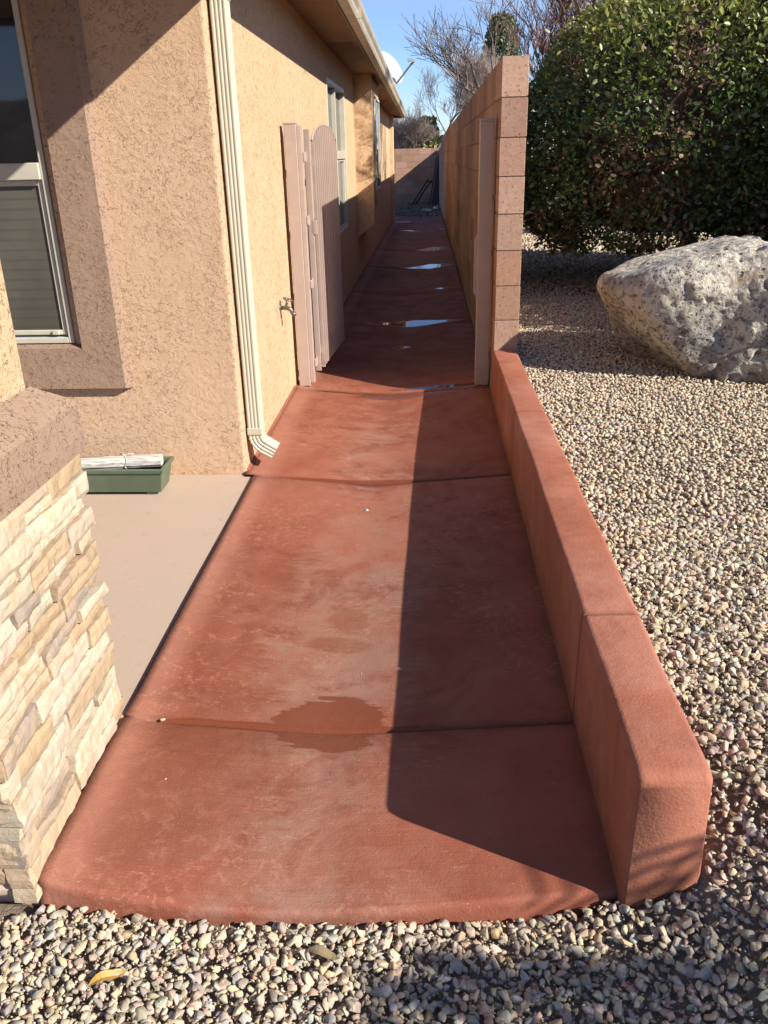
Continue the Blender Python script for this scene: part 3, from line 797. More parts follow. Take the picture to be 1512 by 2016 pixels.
# downspout
ds = empty('downspout', (-.83, 3.80, 0), parent=house)
f = MB()
def ribbed(w, d):
    """rounded ribbed rectangle outline; w along X, d along Y"""
    pts = []
    n = 24
    for i in range(n + 1):   # near face (facing -Y), left to right
        u = i / n; r = .0013 * (1 if math.cos(u * 2 * math.pi * 4) > 0 else -1) * (1 if .06 < u < .94 else 0)
        pts.append((-w / 2 + w * u, -d / 2 + r + (.004 if u in (0, 1) else 0)))
    for i in range(1, n):
        u = i / n; r = .0013 * (1 if math.cos(u * 2 * math.pi * 3) > 0 else -1) * (1 if .06 < u < .94 else 0)
        pts.append((w / 2 + r, -d / 2 + d * u))
    pts += [(w / 2 - .004, d / 2), (-w / 2 + .004, d / 2), (-w / 2, d / 2 - .004)]
    return pts
DW, DD = .066, .078; DXc, DYc = -.828, 3.815
f.prism(ribbed(DW, DD), (DXc, DYc, .205), (DXc, DYc, 1.985), ax=(1, 0, 0), az=(0, 1, 0))
obj('pipe', f, 'cream_metal', ds)
f = MB()
f.box((DXc - DW / 2 - .003, DYc - DD / 2 - .004, 1.965), (DXc + DW / 2 + .004, DYc + DD / 2 + .003, 2.03), .004)
obj('collar', f, 'cream_metal', ds); f = MB()
f.obox((DXc + .06, DYc, 2.14), (.075, 0, .12), (0, DD / 2, 0), (.028, 0, -.018)); obj('offset', f, 'cream_metal', ds); f = MB()
f.box((DXc - DW / 2 - .003, DYc - DD / 2 - .003, .175), (DXc + DW / 2 + .004, DYc + DD / 2 + .003, .21), .003); obj('collar', f, 'cream_metal', ds); f = MB()
# crimped elbow: arc from vertical to outward
prof = ribbed(DW, DD); vs_ = []; fs_ = []; m = len(prof); segs = []
ang_end = math.radians(58); Rr = .070; S = 15
for i in range(S + 1):
    a = ang_end * i / S
    s = 1 + (.045 if i % 3 == 0 else -.02)
    cxp = DXc + Rr * (1 - math.cos(a)); czp = .175 - Rr * math.sin(a)
    segs.append((cxp, czp, a, s))
cxp, czp, a, s = segs[-1]
dx, dz = math.sin(a), -math.cos(a)
for k, L_ in enumerate((.015, .04, .062)): segs.append((cxp + dx * L_, czp + dz * L_, a, 1.0 if k else 1.03))
for cxp, czp, a, s in segs:
    for u, v in prof: vs_.append((cxp + u * s * math.cos(a), DYc + v * s, czp + u * s * math.sin(a)))
for i in range(len(segs) - 1):
    for k in range(m): q = i * m + k; fs_.append((q, i * m + (k + 1) % m, (i + 1) * m + (k + 1) % m, (i + 1) * m + k))
f.add(vs_, fs_)
eo = obj('elbow', f, 'cream_metal', ds)
f = MB()
for z in (.9, 1.75): f.box((XW - .002, DYc - DD / 2 - .012, z), (DXc + DW / 2 + .004, DYc + DD / 2 + .012, z + .0), 0) if False else None

# porch column: stone base, sloped cap, stucco shaft
CX0, CX1, CY0, CY1 = -1.5, -.828, 1.262, 1.868
colm = empty('porch_column', (-1.15, 1.56, 0), parent=house)
f = MB(); f.box((CX0 + .06, CY0 + .06, .86), (CX1 - .075, CY1 - .065, 2.31), .012); obj('shaft', f, 'stucco_tan', colm)
f = MB()
co_ = [(CX0 - .01, CY0 - .01, CX1 + .004, CY1 + .004, .762), (CX0 - .01, CY0 - .01, CX1 + .006, CY1 + .006, .80), (CX0 - .008, CY0 - .008, CX1 + .002, CY1 + .002, .875), (CX0 + .0, CY0 + .0, CX1 - .010, CY1 - .008, .890), (CX0 + .055, CY0 + .055, CX1 - .072, CY1 - .06, .932), (CX0 + .055, CY0 + .055, CX1 - .072, CY1 - .06, .90)]
vs_ = []; fs_ = []
for x0, y0, x1, y1, z in co_: vs_ += [(x0, y0, z), (x1, y0, z), (x1, y1, z), (x0, y1, z)]
for i in range(len(co_) - 1):
    for k in range(4): fs_.append((i * 4 + k, i * 4 + (k + 1) % 4, i * 4 + 4 + (k + 1) % 4, i * 4 + 4 + k))
fs_ += [(3, 2, 1, 0), (20, 21, 22, 23)]
f.add(vs_, fs_); obj('ledge_cap', f, 'stucco_brown', colm)
f = MB(); f.box((CX0 + .03, CY0 + .03, -.05), (CX1 - .03, CY1 - .03, .765)); obj('core', f, 'mortar', colm)

VCOLS = [(.54, .40, .26), (.60, .44, .30), (.44, .36, .29), (.68, .57, .41), (.70, .60, .44), (.66, .56, .42), (.72, .63, .48), (.64, .50, .34), (.66, .52, .41), (.62, .47, .37), (.55, .40, .24), (.58, .48, .36), (.70, .58, .42), (.68, .56, .43), (.71, .61, .45)]
def rough_stone(mb, lo, hi, face, seed, amp=.008):
    """stone block; face = 'X' (+X outer) or 'Y' (-Y outer)"""
    col = random.choice(VCOLS); k = random.uniform(.56, .74); col = tuple(c * k for c in col)
    lo = Vector(lo); hi = Vector(hi)
    if face == 'X': U = Vector((0, hi.y - lo.y, 0)); N = Vector((1, 0, 0)); O = Vector((hi.x, lo.y, lo.z))
    else: U = Vector((hi.x - lo.x, 0, 0)); N = Vector((0, -1, 0)); O = Vector((lo.x, lo.y, lo.z))
    W = Vector((0, 0, hi.z - lo.z)); depth = .05
    amp *= .75
    nu = max(4, int(U.length / .012)); nw = max(3, int(W.length / .011))
    vs_ = []; fs_ = []
    tilt = random.uniform(-.12, .12); tilt2 = random.uniform(-.05, .05)
    for j in range(nw + 1):
        for i in range(nu + 1):
            u = i / nu; w = j / nw
            p = O + U * u + W * w
            q = Vector((p.x + p.y * 1.0, p.z * 1.0, seed * 7.3))
            n1 = mnoise.noise(q * 16) * 1.0 + mnoise.noise(q * 45) * .5
            stair = math.floor(mnoise.noise(q * 9 + Vector((5, 5, 5))) * 3) * .5     # split-face ledges
            e = min(u * U.length, (1 - u) * U.length, w * W.length, (1 - w) * W.length)
            rnd = -max(0, .006 - e) * .9
            d = amp * (n1 + stair * .7) + rnd + tilt * (w - .5) * W.length + tilt2 * (u - .5) * U.length
            edge_j = Vector((0, 0, 0))
            if j in (0, nw): edge_j = Vector((0, 0, .0035 * mnoise.noise(q * 30)))
            if i in (0, nu): edge_j += U.normalized() * (.004 * mnoise.noise(q * 30))
            vs_.append((p + N * d + edge_j)[:])
    for j in range(nw):
        for i in range(nu): a = j * (nu + 1) + i; fs_.append((a, a + 1, a + nu + 2, a + nu + 1))
    ringi = [i for i in range(nu + 1)] + [(j + 1) * (nu + 1) - 1 for j in range(1, nw + 1)] + [nw * (nu + 1) + i for i in range(nu - 1, -1, -1)] + [j * (nu + 1) for j in range(nw - 1, 0, -1)]
    o = len(vs_)
    for k in ringi: p = Vector(vs_[k]); vs_.append((p - N * depth)[:])
    L = len(ringi)
    for k in range(L): fs_.append((ringi[k], o + k, o + (k + 1) % L, ringi[(k + 1) % L]))
    mb.add(vs_, fs_, col)
st = MB(); z = -.045; sd = 0
random.seed(21)
while z < .762:
    hgt = random.choice([.034, .040, .048, .055, .065, .078]); 
    if z + hgt > .735: hgt = .762 - z
    y = CY0
    corner_d = random.uniform(-.006, .010)
    first = True
    while y < CY1 - .001:
        ln_ = random.uniform(.09, .30)
        if y + ln_ > CY1 - .07: ln_ = CY1 - y
        sub = random.random() < .18 and hgt > .05
        off = random.uniform(-.012, .006) if not first else min(corner_d, .006)
        jl = random.uniform(-.004, .004) if y + ln_ < CY1 - .01 else random.uniform(-.012, .012)
        if sub:
            hm = hgt * random.uniform(.4, .6)
            for a, b in ((z, z + hm), (z + hm, z + hgt)):
                sd += 1; rough_stone(st, (0, y + .0015, a + .0015), (CX1 + off + random.uniform(-.006, .006), y + ln_ + jl - .0015, b - .0015), 'X', sd)
        else:
            sd += 1; rough_stone(st, (0, y + .0015, z + .0015), (CX1 + off, y + ln_ + jl - .0015, z + hgt - .0015), 'X', sd)
        y += ln_; first = False
    # near face
    x = CX1 + corner_d - .002
    foff = random.uniform(-.008, .008)
    while x > CX0:
        ln_ = random.uniform(.10, .30); sd += 1
        rough_stone(st, (x - ln_ + .002, CY0 + foff, z + .0015), (x, 0, z + hgt - .0015), 'Y', sd)
        x -= ln_; foff = random.uniform(-.010, .008)
    z += hgt
obj('stone_base', st, 'veneer', colm)

# ------------------------------------------------------------------ metal gate, swung open along the house wall
gate = empty('metal_gate', (-.78, 5.36, 0), 'tan metal picket gate with arched top, swung open against the house', 'gate')
f = MB(); f.box((-.848, 5.35, .0), (-.775, 5.43, 1.562), .003); f.box((-.850, 5.348, 1.562), (-.773, 5.432, 1.572), .002)
f.box((-.7745, 5.362, .02), (-.748, 5.418, 1.555), .002)
obj('post', f, 'gate_paint', gate)
for z in (.12, .62, 1.0, 1.36):
    f = MB(); f.box((-.746, 5.38, z), (-.735, 5.40, z + .05), .002); f.tube([(-.741, 5.448, z - .005), (-.741, 5.448, z + .055)], .007, 8)
    f.box((-.746, 5.40, z + .005), (-.737, 5.46, z + .045), .0015)
    obj('hinge', f, 'gate_paint', gate)
# leaf
GA = Vector((-.732, 5.46, 0)); GB = Vector((-.672, 6.45, 0)); gd = (GB - GA).normalized(); gn = Vector((gd.y, -gd.x, 0)); GL = (GB - GA).length
f = MB()
def gbar(mb, s0, s1, z0, z1, th=.012, off=0):
    c = GA + gd * ((s0 + s1) / 2) + gn * off + Vector((0, 0, (z0 + z1) / 2))
    mb.obox(c, gd * ((s1 - s0) / 2), gn * th, Vector((0, 0, (z1 - z0) / 2)))
gbar(f, 0, .034, .075, 1.535, .016); gbar(f, GL - .034, GL, .075, 1.47, .016)
gbar(f, .035, GL - .035, .18, .212, .010); gbar(f, .035, GL - .035, 1.33, 1.362, .010)
obj('frame', f, 'gate_paint', gate)
NP = 13
for i in range(NP):
    s = .085 + (GL - .15) * i / (NP - 1); u = (i / (NP - 1)) * 2 - 1
    zt = 1.44 + .125 * math.sqrt(max(0, 1 - (u * .95) ** 2))
    f = MB(); gbar(f, s - .010, s + .010, .09, zt, .010, .021)
    c = GA + gd * s + gn * .021
    pk = obj('picket', f, 'gate_paint', gate)
# arch cap rail
f = MB(); pts = []
for i in range(25):
    u = i / 24 * 2 - 1; s = .06 + (GL - .10) * i / 24
    pts.append(GA + gd * s + gn * .021 + Vector((0, 0, 1.445 + .125 * math.sqrt(max(0, 1 - (u * .97) ** 2)))))
f.tube(pts, .007, 6); obj('arch_rail', f, 'gate_paint', gate, smooth=True)
f = MB(); c = GA + gd * (.02) + gn * .02; f.obox(c + Vector((0, 0, .98)), gd * .02, gn * .014, Vector((0, 0, .04))); obj('latch', f, 'gate_paint', gate); f = MB(); f.tube([c + Vector((0, 0, .10)), c + gn * .02 + Vector((0, 0, .10)), c + gn * .02 + Vector((0, 0, .14))], .005, 6)
obj('latch_pin', f, 'gate_paint', gate)

gp = empty('gate_post', (.34, 5.36, 0), 'square tan metal gate post standing against the tall block wall', 'gate post')
f = MB(); f.box((.297, 5.33, .0), (.380, 5.41, 1.550), .003); f.box((.295, 5.328, 1.550), (.382, 5.412, 1.566), .005); obj('post', f, 'gate_paint', gp)
f = MB(); f.prism([(0, 0), (-.021, .03), (-.021, .34), (0, .385)], (.2968, 5.352, .555), (.2968, 5.358, .555)); 
for z in (.62, .72, .86): f.tube([(.286, 5.350, z), (.286, 5.353, z)], .004, 6)
obj('strike_plate', f, 'gate_paint', gp)
for z in (1.12, .80, .18): f = MB(); f.box((.3802, 5.345, z), (.396, 5.36, z + .035), .001); obj('bracket', f, 'gate_paint', gp)

# ------------------------------------------------------------------ planter and newspaper
pl = empty('planter', (-1.45, 3.53, 0), 'long green plastic planter box with dry soil by the house wall', 'planter')
f = MB()
PX0, PX1, PY0, PY1, PZ = -1.80, -1.19, 3.445, 3.60, .128
def ringp(x0, y0, x1, y1, z): return [(x0, y0, z), (x1, y0, z), (x1, y1, z), (x0, y1, z)]
L = [ringp(PX0 + .02, PY0 + .015, PX1 - .02, PY1 - .01, .012), ringp(PX0, PY0 - .005, PX1, PY1 + .005, PZ - .018), ringp(PX0 - .008, PY0 - .013, PX1 + .008, PY1 + .013, PZ - .017), ringp(PX0 - .011, PY0 - .016, PX1 + .011, PY1 + .016, PZ - .003),
     ringp(PX0 - .009, PY0 - .014, PX1 + .009, PY1 + .014, PZ), ringp(PX0 + .003, PY0 - .001, PX1 - .003, PY1 + .001, PZ), ringp(PX0 + .006, PY0 + .003, PX1 - .006, PY1 - .003, PZ - .02), ringp(PX0 + .02, PY0 + .017, PX1 - .02, PY1 - .012, .03)]
vs_ = sum(L, []); fs_ = [(3, 2, 1, 0), (28, 29, 30, 31)]
for i in range(7):
    for k in range(4): fs_.append((i * 4 + k, i * 4 + (k + 1) % 4, i * 4 + 4 + (k + 1) % 4, i * 4 + 4 + k))
f.add(vs_, fs_)
for x in (PX0 + .05, PX1 - .09): f.box((x, PY0 + .02, 0), (x + .05, PY1 - .02, .0115), .003)
f.box((PX0 + .004, PY0 + .0005, PZ - .040), (PX1 - .004, PY0 + .004, PZ - .037))
obj('box', f, 'planter_green', pl)
f = MB(); n = 24
vs_ = []; fs_ = []
for j in range(9):
    for i in range(n + 1):
        x = PX0 + .012 + (PX1 - PX0 - .024) * i / n; y = PY0 + .01 + (PY1 - PY0 - .018) * j / 8
        vs_.append((x, y, .088 + .010 * mnoise.noise(Vector((x * 25, y * 25, 1))) + .006 * mnoise.noise(Vector((x * 80, y * 80, 1)))))
for j in range(8):
    for i in range(n): a = j * (n + 1) + i; fs_.append((a, a + 1, a + n + 2, a + n + 1))
f.add(vs_, fs_); obj('soil', f, 'soil', pl)
f = MB(); vs_ = []; fs_ = []; N = 40; S = 26
PA = Vector((-1.585, 3.502, .130)); PB = Vector((-1.215, 3.545, .134)); pd = (PB - PA).normalized(); pu = Vector((0, 0, 1)); pv = pd.cross(pu).normalized()
for i in range(S + 1):
    s = i / S; c = PA.lerp(PB, s)
    for k in range(N):
        a = 2 * math.pi * k / N
        r = .031 + .0022 * mnoise.noise(Vector((math.cos(a) * 2.2, math.sin(a) * 2.2, s * 2.5))) + (.0012 if (k // 2) % 2 else 0)
        r *= 1 - .09 * math.exp(-((s - .58) / .035) ** 2)
        vs_.append((c + (pu * math.sin(a) * .92 + pv * math.cos(a) * 1.12) * r)[:])
for i in range(S):
    for k in range(N): fs_.append((i * N + k, i * N + (k + 1) % N, (i + 1) * N + (k + 1) % N, (i + 1) * N + k))
fs_ += [tuple(reversed(range(N))), tuple(range(S * N, (S + 1) * N))]
f.add(vs_, fs_)
npb = empty('newspaper', PA, 'rolled weathered white newspaper tied in the middle, lying in the green planter', 'newspaper')
obj('paper_roll', f, 'paper', npb)
f = MB(); c = PA.lerp(PB, .58)
f.tube([c + (pu * math.sin(a) * .92 + pv * math.cos(a) * 1.12) * .0305 + pd * .006 * math.sin(3 * a) for a in [2 * math.pi * k / 30 for k in range(31)]], .0025, 5, cap=False)
f.tube([c + pu * .031, c + pu * .040 + pd * .012, c + pu * .033 + pd * .03 - pv * .01], .003, 5); f.tube([c + pu * .031, c + pu * .038 - pd * .014, c + pu * .031 - pd * .028 - pv * .012], .003, 5)
obj('tie', f, 'paper', npb)

# ------------------------------------------------------------------ satellite dish on the roof
sd_ = empty('satellite_dish', (-.70, 15.0, 2.40), 'white satellite dish on the roof edge with receiver on a grey arm', 'satellite dish')
f = MB(); dc = Vector((-.66, 15.0, 2.60)); dn = Vector((.62, -.55, .56)).normalized()
du = dn.cross(Vector((0, 0, 1))).normalized(); dv = du.cross(dn)
vs_ = []; fs_ = []
NR, NA = 6, 40
for side in (0, 1):
    for i in range(NR + 1):
        r = i / NR
        for k in range(NA):
            a = 2 * math.pi * k / NA
            vs_.append((dc + (du * math.cos(a) * .27 + dv * math.sin(a) * .30) * r + dn * (.06 * r * r + side * -.006))[:])
for side in (0, 1):
    o = side * (NR + 1) * NA
    for i in range(NR):
        for k in range(NA): fs_.append((o + i * NA + k, o + i * NA + (k + 1) % NA, o + (i + 1) * NA + (k + 1) % NA, o + (i + 1) * NA + k))
for k in range(NA): a = NR * NA + k; b = NR * NA + (k + 1) % NA; q = (NR + 1) * NA; fs_.append((a, b, b + q, a + q))
f.add(vs_, fs_); obj('reflector', f, 'dish_white', sd_, smooth=True)
f = MB(); a0 = dc - dv * .24 + dn * .04; a1 = Vector((-.255, 14.75, 2.665))
a0 = Vector((-.50, 14.85, 2.40)); f.tube([a0, a1], .014, 6); obj('arm', f, 'galv', sd_)
f = MB(); f.obox(a1 + Vector((-.01, 0, .035)), (.055, 0, -.012), (0, .03, 0), (.004, 0, .02)); f.tube([a1 + Vector((.02, 0, -.02)), a1 + Vector((.02, 0, .05))], .022, 8); f.tube([a1 + Vector((-.05, 0, .02)), a1 + Vector((-.05, 0, .06))], .022, 8)
obj('receiver', f, 'dish_white', sd_)
f = MB(); f.tube([(-.80, 15.05, 2.36), (-.80, 15.05, 2.55), dc - dn * .02], .02, 8); f.tube([a0, (-.62, 14.95, 2.46), dc - dn * .03 - dv * .05], .014, 6); f.box((-.9, 14.97, 2.42), (-.70, 15.13, 2.445)); obj('mount', f, 'galv', sd_)

# ------------------------------------------------------------------ boulder
def icosphere(sub):
    bm = bmesh.new(); bmesh.ops.create_icosphere(bm, subdivisions=sub, radius=1)
    bm.verts.index_update()
    V = np.array([v.co[:] for v in bm.verts]); Fc = np.array([[v.index for v in f.verts] for f in bm.faces]); bm.free(); return V, Fc
def hull_radius(U, planes, p=16):
    acc = np.zeros(len(U))
    for n_, d in planes:
        n_ = np.array(n_, float); n_ /= np.linalg.norm(n_)
        acc += np.clip(U @ n_, 0, None) ** p / d ** p
    return acc ** (-1 / p)
U, FI = icosphere(7)
bc = np.array([1.745, 4.92, .507])
planes = [((-1, -.15, .70), .70), ((-1, -.30, -.80), .475), ((-.25, -1, -.12), .44), ((-.3, -.8, .75), .50), ((-.22, .05, 1), .375), ((.25, 0, 1), .42),
          ((.05, -.55, -1), .46), ((0, 0, -1), .42), ((1, -.3, .2), .95), ((.6, -1, .1), .66), ((.3, 1, .2), .60), ((-.8, .9, .1), .70), ((-.55, -1, -.55), .50), ((.55, -.7, .8), .62), ((-.75, -.75, .1), .60)]
Rr_ = hull_radius(U, planes, 26)
P = U * Rr_[:, None]
dn_ = np.array([mnoise.fractal(Vector(p) * 2.3 + Vector((3, 1, 2)), .8, 2.1, 6) for p in P]) * .038 + np.array([mnoise.noise(Vector(p) * 5.5) for p in P]) * .020
rdg = np.array([abs(mnoise.noise(Vector(p) * 1.7 + Vector((9, 4, 1)))) for p in P]); dn_ += -np.clip(.12 - rdg, 0, 1) * .35
pn = np.array([mnoise.noise(Vector(p) * 17 + Vector((2, 8, 5))) for p in P]); dn_ -= np.clip(pn - .33, 0, 1) * .09
P = P + U * dn_[:, None]
P[:, 2] = np.maximum(P[:, 2], -.42)
bo = obj_np('boulder', P + bc, FI, MAT['boulder'], origin=tuple(bc - np.array([0, 0, .37])), smooth=True)
tag(bo, 'large pitted grey and cream boulder resting on the gravel', 'boulder')

# ------------------------------------------------------------------ gravel
GC = np.array([(.52, .45, .34), (.56, .49, .38), (.48, .43, .35), (.60, .54, .43), (.40, .37, .33), (.46, .44, .41), (.54, .42, .32), (.42, .36, .29), (.62, .57, .47), (.50, .41, .30), (.38, .38, .37), (.50, .37, .30), (.58, .46, .30), (.33, .29, .25)])
def protos(sub, n):
    """angular crushed stones: convex hulls of a few random points, resampled to one topology"""
    out = []
    for k in range(n):
        npt = {0: 8, 1: 12, 2: 15}[sub]
        pts = rng.normal(size=(npt, 3)); pts /= np.linalg.norm(pts, axis=1)[:, None]
        pts *= rng.uniform(.80, 1.0, (npt, 1)) * np.array([1.0, rng.uniform(.55, .92), rng.uniform(.40, .72)])
        bm = bmesh.new(); vv = [bm.verts.new(p) for p in pts]
        r_ = bmesh.ops.convex_hull(bm, input=vv)
        bmesh.ops.delete(bm, geom=[v for v in bm.verts if not v.link_faces], context='VERTS')
        if sub == 2: bmesh.ops.bevel(bm, geom=list(bm.edges), offset=.018, segments=1, affect='EDGES')
        bmesh.ops.triangulate(bm, faces=bm.faces); bm.verts.index_update()
        out.append((np.array([v.co[:] for v in bm.verts]), np.array([[v.index for v in f.verts] for f in bm.faces]))); bm.free()
    return out
def rand_rot(n, tilt=.6):
    q = rng.normal(size=(n, 4)); yaw = rng.uniform(0, 2 * np.pi, n)
    a = rng.normal(0, tilt, n); b = rng.normal(0, tilt, n)
    cz, sz = np.cos(yaw), np.sin(yaw); cx_, sx_ = np.cos(a), np.sin(a); cy_, sy_ = np.cos(b), np.sin(b); z = np.zeros(n); o = np.ones(n)
    Rz = np.stack([cz, -sz, z, sz, cz, z, z, z, o], 1).reshape(n, 3, 3); Rx = np.stack([o, z, z, z, cx_, -sx_, z, sx_, cx_], 1).reshape(n, 3, 3); Ry = np.stack([cy_, z, sy_, z, o, z, -sy_, z, cy_], 1).reshape(n, 3, 3)
    return Rz @ Rx @ Ry
def scatter(xr, yr, sp, cond, sub, smin, smax, seedz=.006, hf=ground_h):
    X, Y = np.meshgrid(np.arange(xr[0], xr[1], sp), np.arange(yr[0], yr[1], sp)); X = X.ravel() + rng.uniform(-.55, .55, X.size) * sp; Y = Y.ravel() + rng.uniform(-.55, .55, Y.size) * sp
    k = cond(X, Y); X = X[k]; Y = Y[k]; n = len(X)
    PR = protos(sub, 28)
    S = smin + (smax - smin) * rng.beta(1.5, 2.8, n)
    Z = hf(X, Y) + rng.uniform(-.3, 1, n) * seedz + S * .15
    R3 = rand_rot(n); which = rng.integers(0, 28, n)
    C = GC[rng.choice(len(GC), n, p=GP)] ** 1.0 * (1 + rng.normal(0, .055, (n, 3))) * np.array([1.03, .965, .86]) * rng.uniform(.70, 1.10, n)[:, None]
    Vs, Fs, Cs, off = [], [], [], 0
    for q in range(28):
        m_ = np.where(which == q)[0]
        if not len(m_): continue
        T, Fc = PR[q]
        W = np.einsum('nij,vj->nvi', R3[m_], T) * S[m_][:, None, None] + np.stack([X[m_], Y[m_], Z[m_]], 1)[:, None]
        nv = len(T)
        Vs.append(W.reshape(-1, 3)); Fs.append((Fc[None] + (np.arange(len(m_)) * nv)[:, None, None]).reshape(-1, 3) + off); Cs.append(np.repeat(C[m_], nv, 0)); off += len(m_) * nv
    return np.concatenate(Vs), np.concatenate(Fs), np.concatenate(Cs)
GP = np.array([3, 2.5, 3, 1.6, 2.2, 2.6, 2.4, 2.2, 1.1, 2, 2.2, 1.6, .9, 1.8]); GP /= GP.sum()
fe = np.vectorize(front_edge)
def near_cond(X, Y):
    fr = (Y < np.where(X < -.835, 1.245, np.interp(X, [-.84, -.66, -.45, -.22, 0, .16, .29, .385, .392, .55], [1.272, 1.256, 1.240, 1.246, 1.252, 1.265, 1.279, 1.281, 1.254, 1.254])))
    rt = (X > .552)
    return (fr | rt)
def view_cond(X, Y, pad=.5):
    return (X < .62 * Y + .35 + pad) & (X > -.62 * Y - .3 - pad)
parts = []
parts.append(scatter((-1.5, 2.6), (.30, 2.7), .0150, lambda X, Y: near_cond(X, Y) & view_cond(X, Y), 2, .0080, .0225, .010))
parts.append(scatter((.55, 4.4), (2.7, 7.6), .0175, lambda X, Y: (X > .552) & view_cond(X, Y, .7), 1, .0085, .0215, .010))
parts.append(scatter((.50, 7.5), (7.6, 15.0), .045, lambda X, Y: (X > .552), 1, .020, .042, .01))
parts.append(scatter((-1.4, 2.4), (.30, 2.6), .0115, lambda X, Y: near_cond(X, Y) & view_cond(X, Y, .3), 0, .0028, .0085, .012))
off = 0; VV = []; FF = []; CC = []
for v, f_, c_ in parts: VV.append(v); FF.append(f_ + off); CC.append(c_); off += len(v)
gr = obj_np('gravel', np.concatenate(VV), np.concatenate(FF), MAT['gravel'], cols=np.concatenate(CC)); tag(gr, 'loose tan and grey crushed gravel around the low wall', 'gravel', kind='stuff')
# reddish dirt and rubble strip at the far end of the alley
v, f_, c_ = scatter((-2.5, .33), (23.1, 30.4), .075, lambda X, Y: rng.random(len(X)) < .5, 1, .02, .065, .02)
rb = obj_np('rubble', v, f_, MAT['gravel'], cols=c_ * .32); tag(rb, 'dark rubble and dry litter covering the ground at the alley end', 'rubble', kind='stuff')
# stones lying on the path
def one_stone(x, y, s, col, label, z=None):
    Pp, Fc = protos(2, 1)[0]; Pp = Pp * s; z = path_z(x, y) + s * .35 if z is None else z
    o = obj_np('pebble', Pp + np.array([x, y, z]), Fc, MAT['gravel'], cols=np.tile(col, (len(Pp), 1)), origin=(x, y, z))
    tag(o, label, 'pebble', 'pebbles on the path')
one_stone(-.273, 3.37, .012, (.60, .62, .66), 'small pale grey pebble in the middle of the sunlit path')
one_stone(-.727, 1.845, .010, (.58, .42, .32), 'small tan pebble beside the joint near the stone column')
one_stone(-.655, 1.62, .005, (.72, .60, .48), 'tiny cream pebble on the nearest slab close to the stone column')
one_stone(-.205, 2.12, .004, (.50, .25, .16), 'tiny reddish pebble just left of the wall shadow')

# ------------------------------------------------------------------ leaves and hedges
LEAF_V = np.array([(0, 0, 0), (.32, .30, .05), (.75, .26, .03), (1, 0, -.06), (.75, -.26, .03), (.32, -.30, .05), (.5, 0, -.03)])
LEAF_F = np.array([(0, 6, 1), (1, 6, 2), (2, 6, 3), (3, 6, 4), (4, 6, 5), (5, 6, 0)])
def leaves(Pn, Nn, size, cols, rand=.9):
    n = len(Pn)
    D = rng.normal(size=(n, 3)) * rand + Nn * .9 + np.array([0, 0, .15]); D /= np.linalg.norm(D, axis=1)[:, None]
    A = Nn * .7 + rng.normal(size=(n, 3)) * .7; S_ = np.cross(D, A); S_ /= np.linalg.norm(S_, axis=1)[:, None] + 1e-9; N2 = np.cross(S_, D)
    W = (LEAF_V[None, :, 0, None] * D[:, None] + LEAF_V[None, :, 1, None] * S_[:, None] * .85 + LEAF_V[None, :, 2, None] * N2[:, None]) * size[:, None, None] + Pn[:, None]
    FFx = (LEAF_F[None] + (np.arange(n) * 7)[:, None, None]).reshape(-1, 3)
    return W.reshape(-1, 3), FFx, np.repeat(cols, 7, 0)
def superell(U, r, p):
    return (np.sum((np.abs(U) / np.array(r)) ** p, 1)) ** (-1 / p)
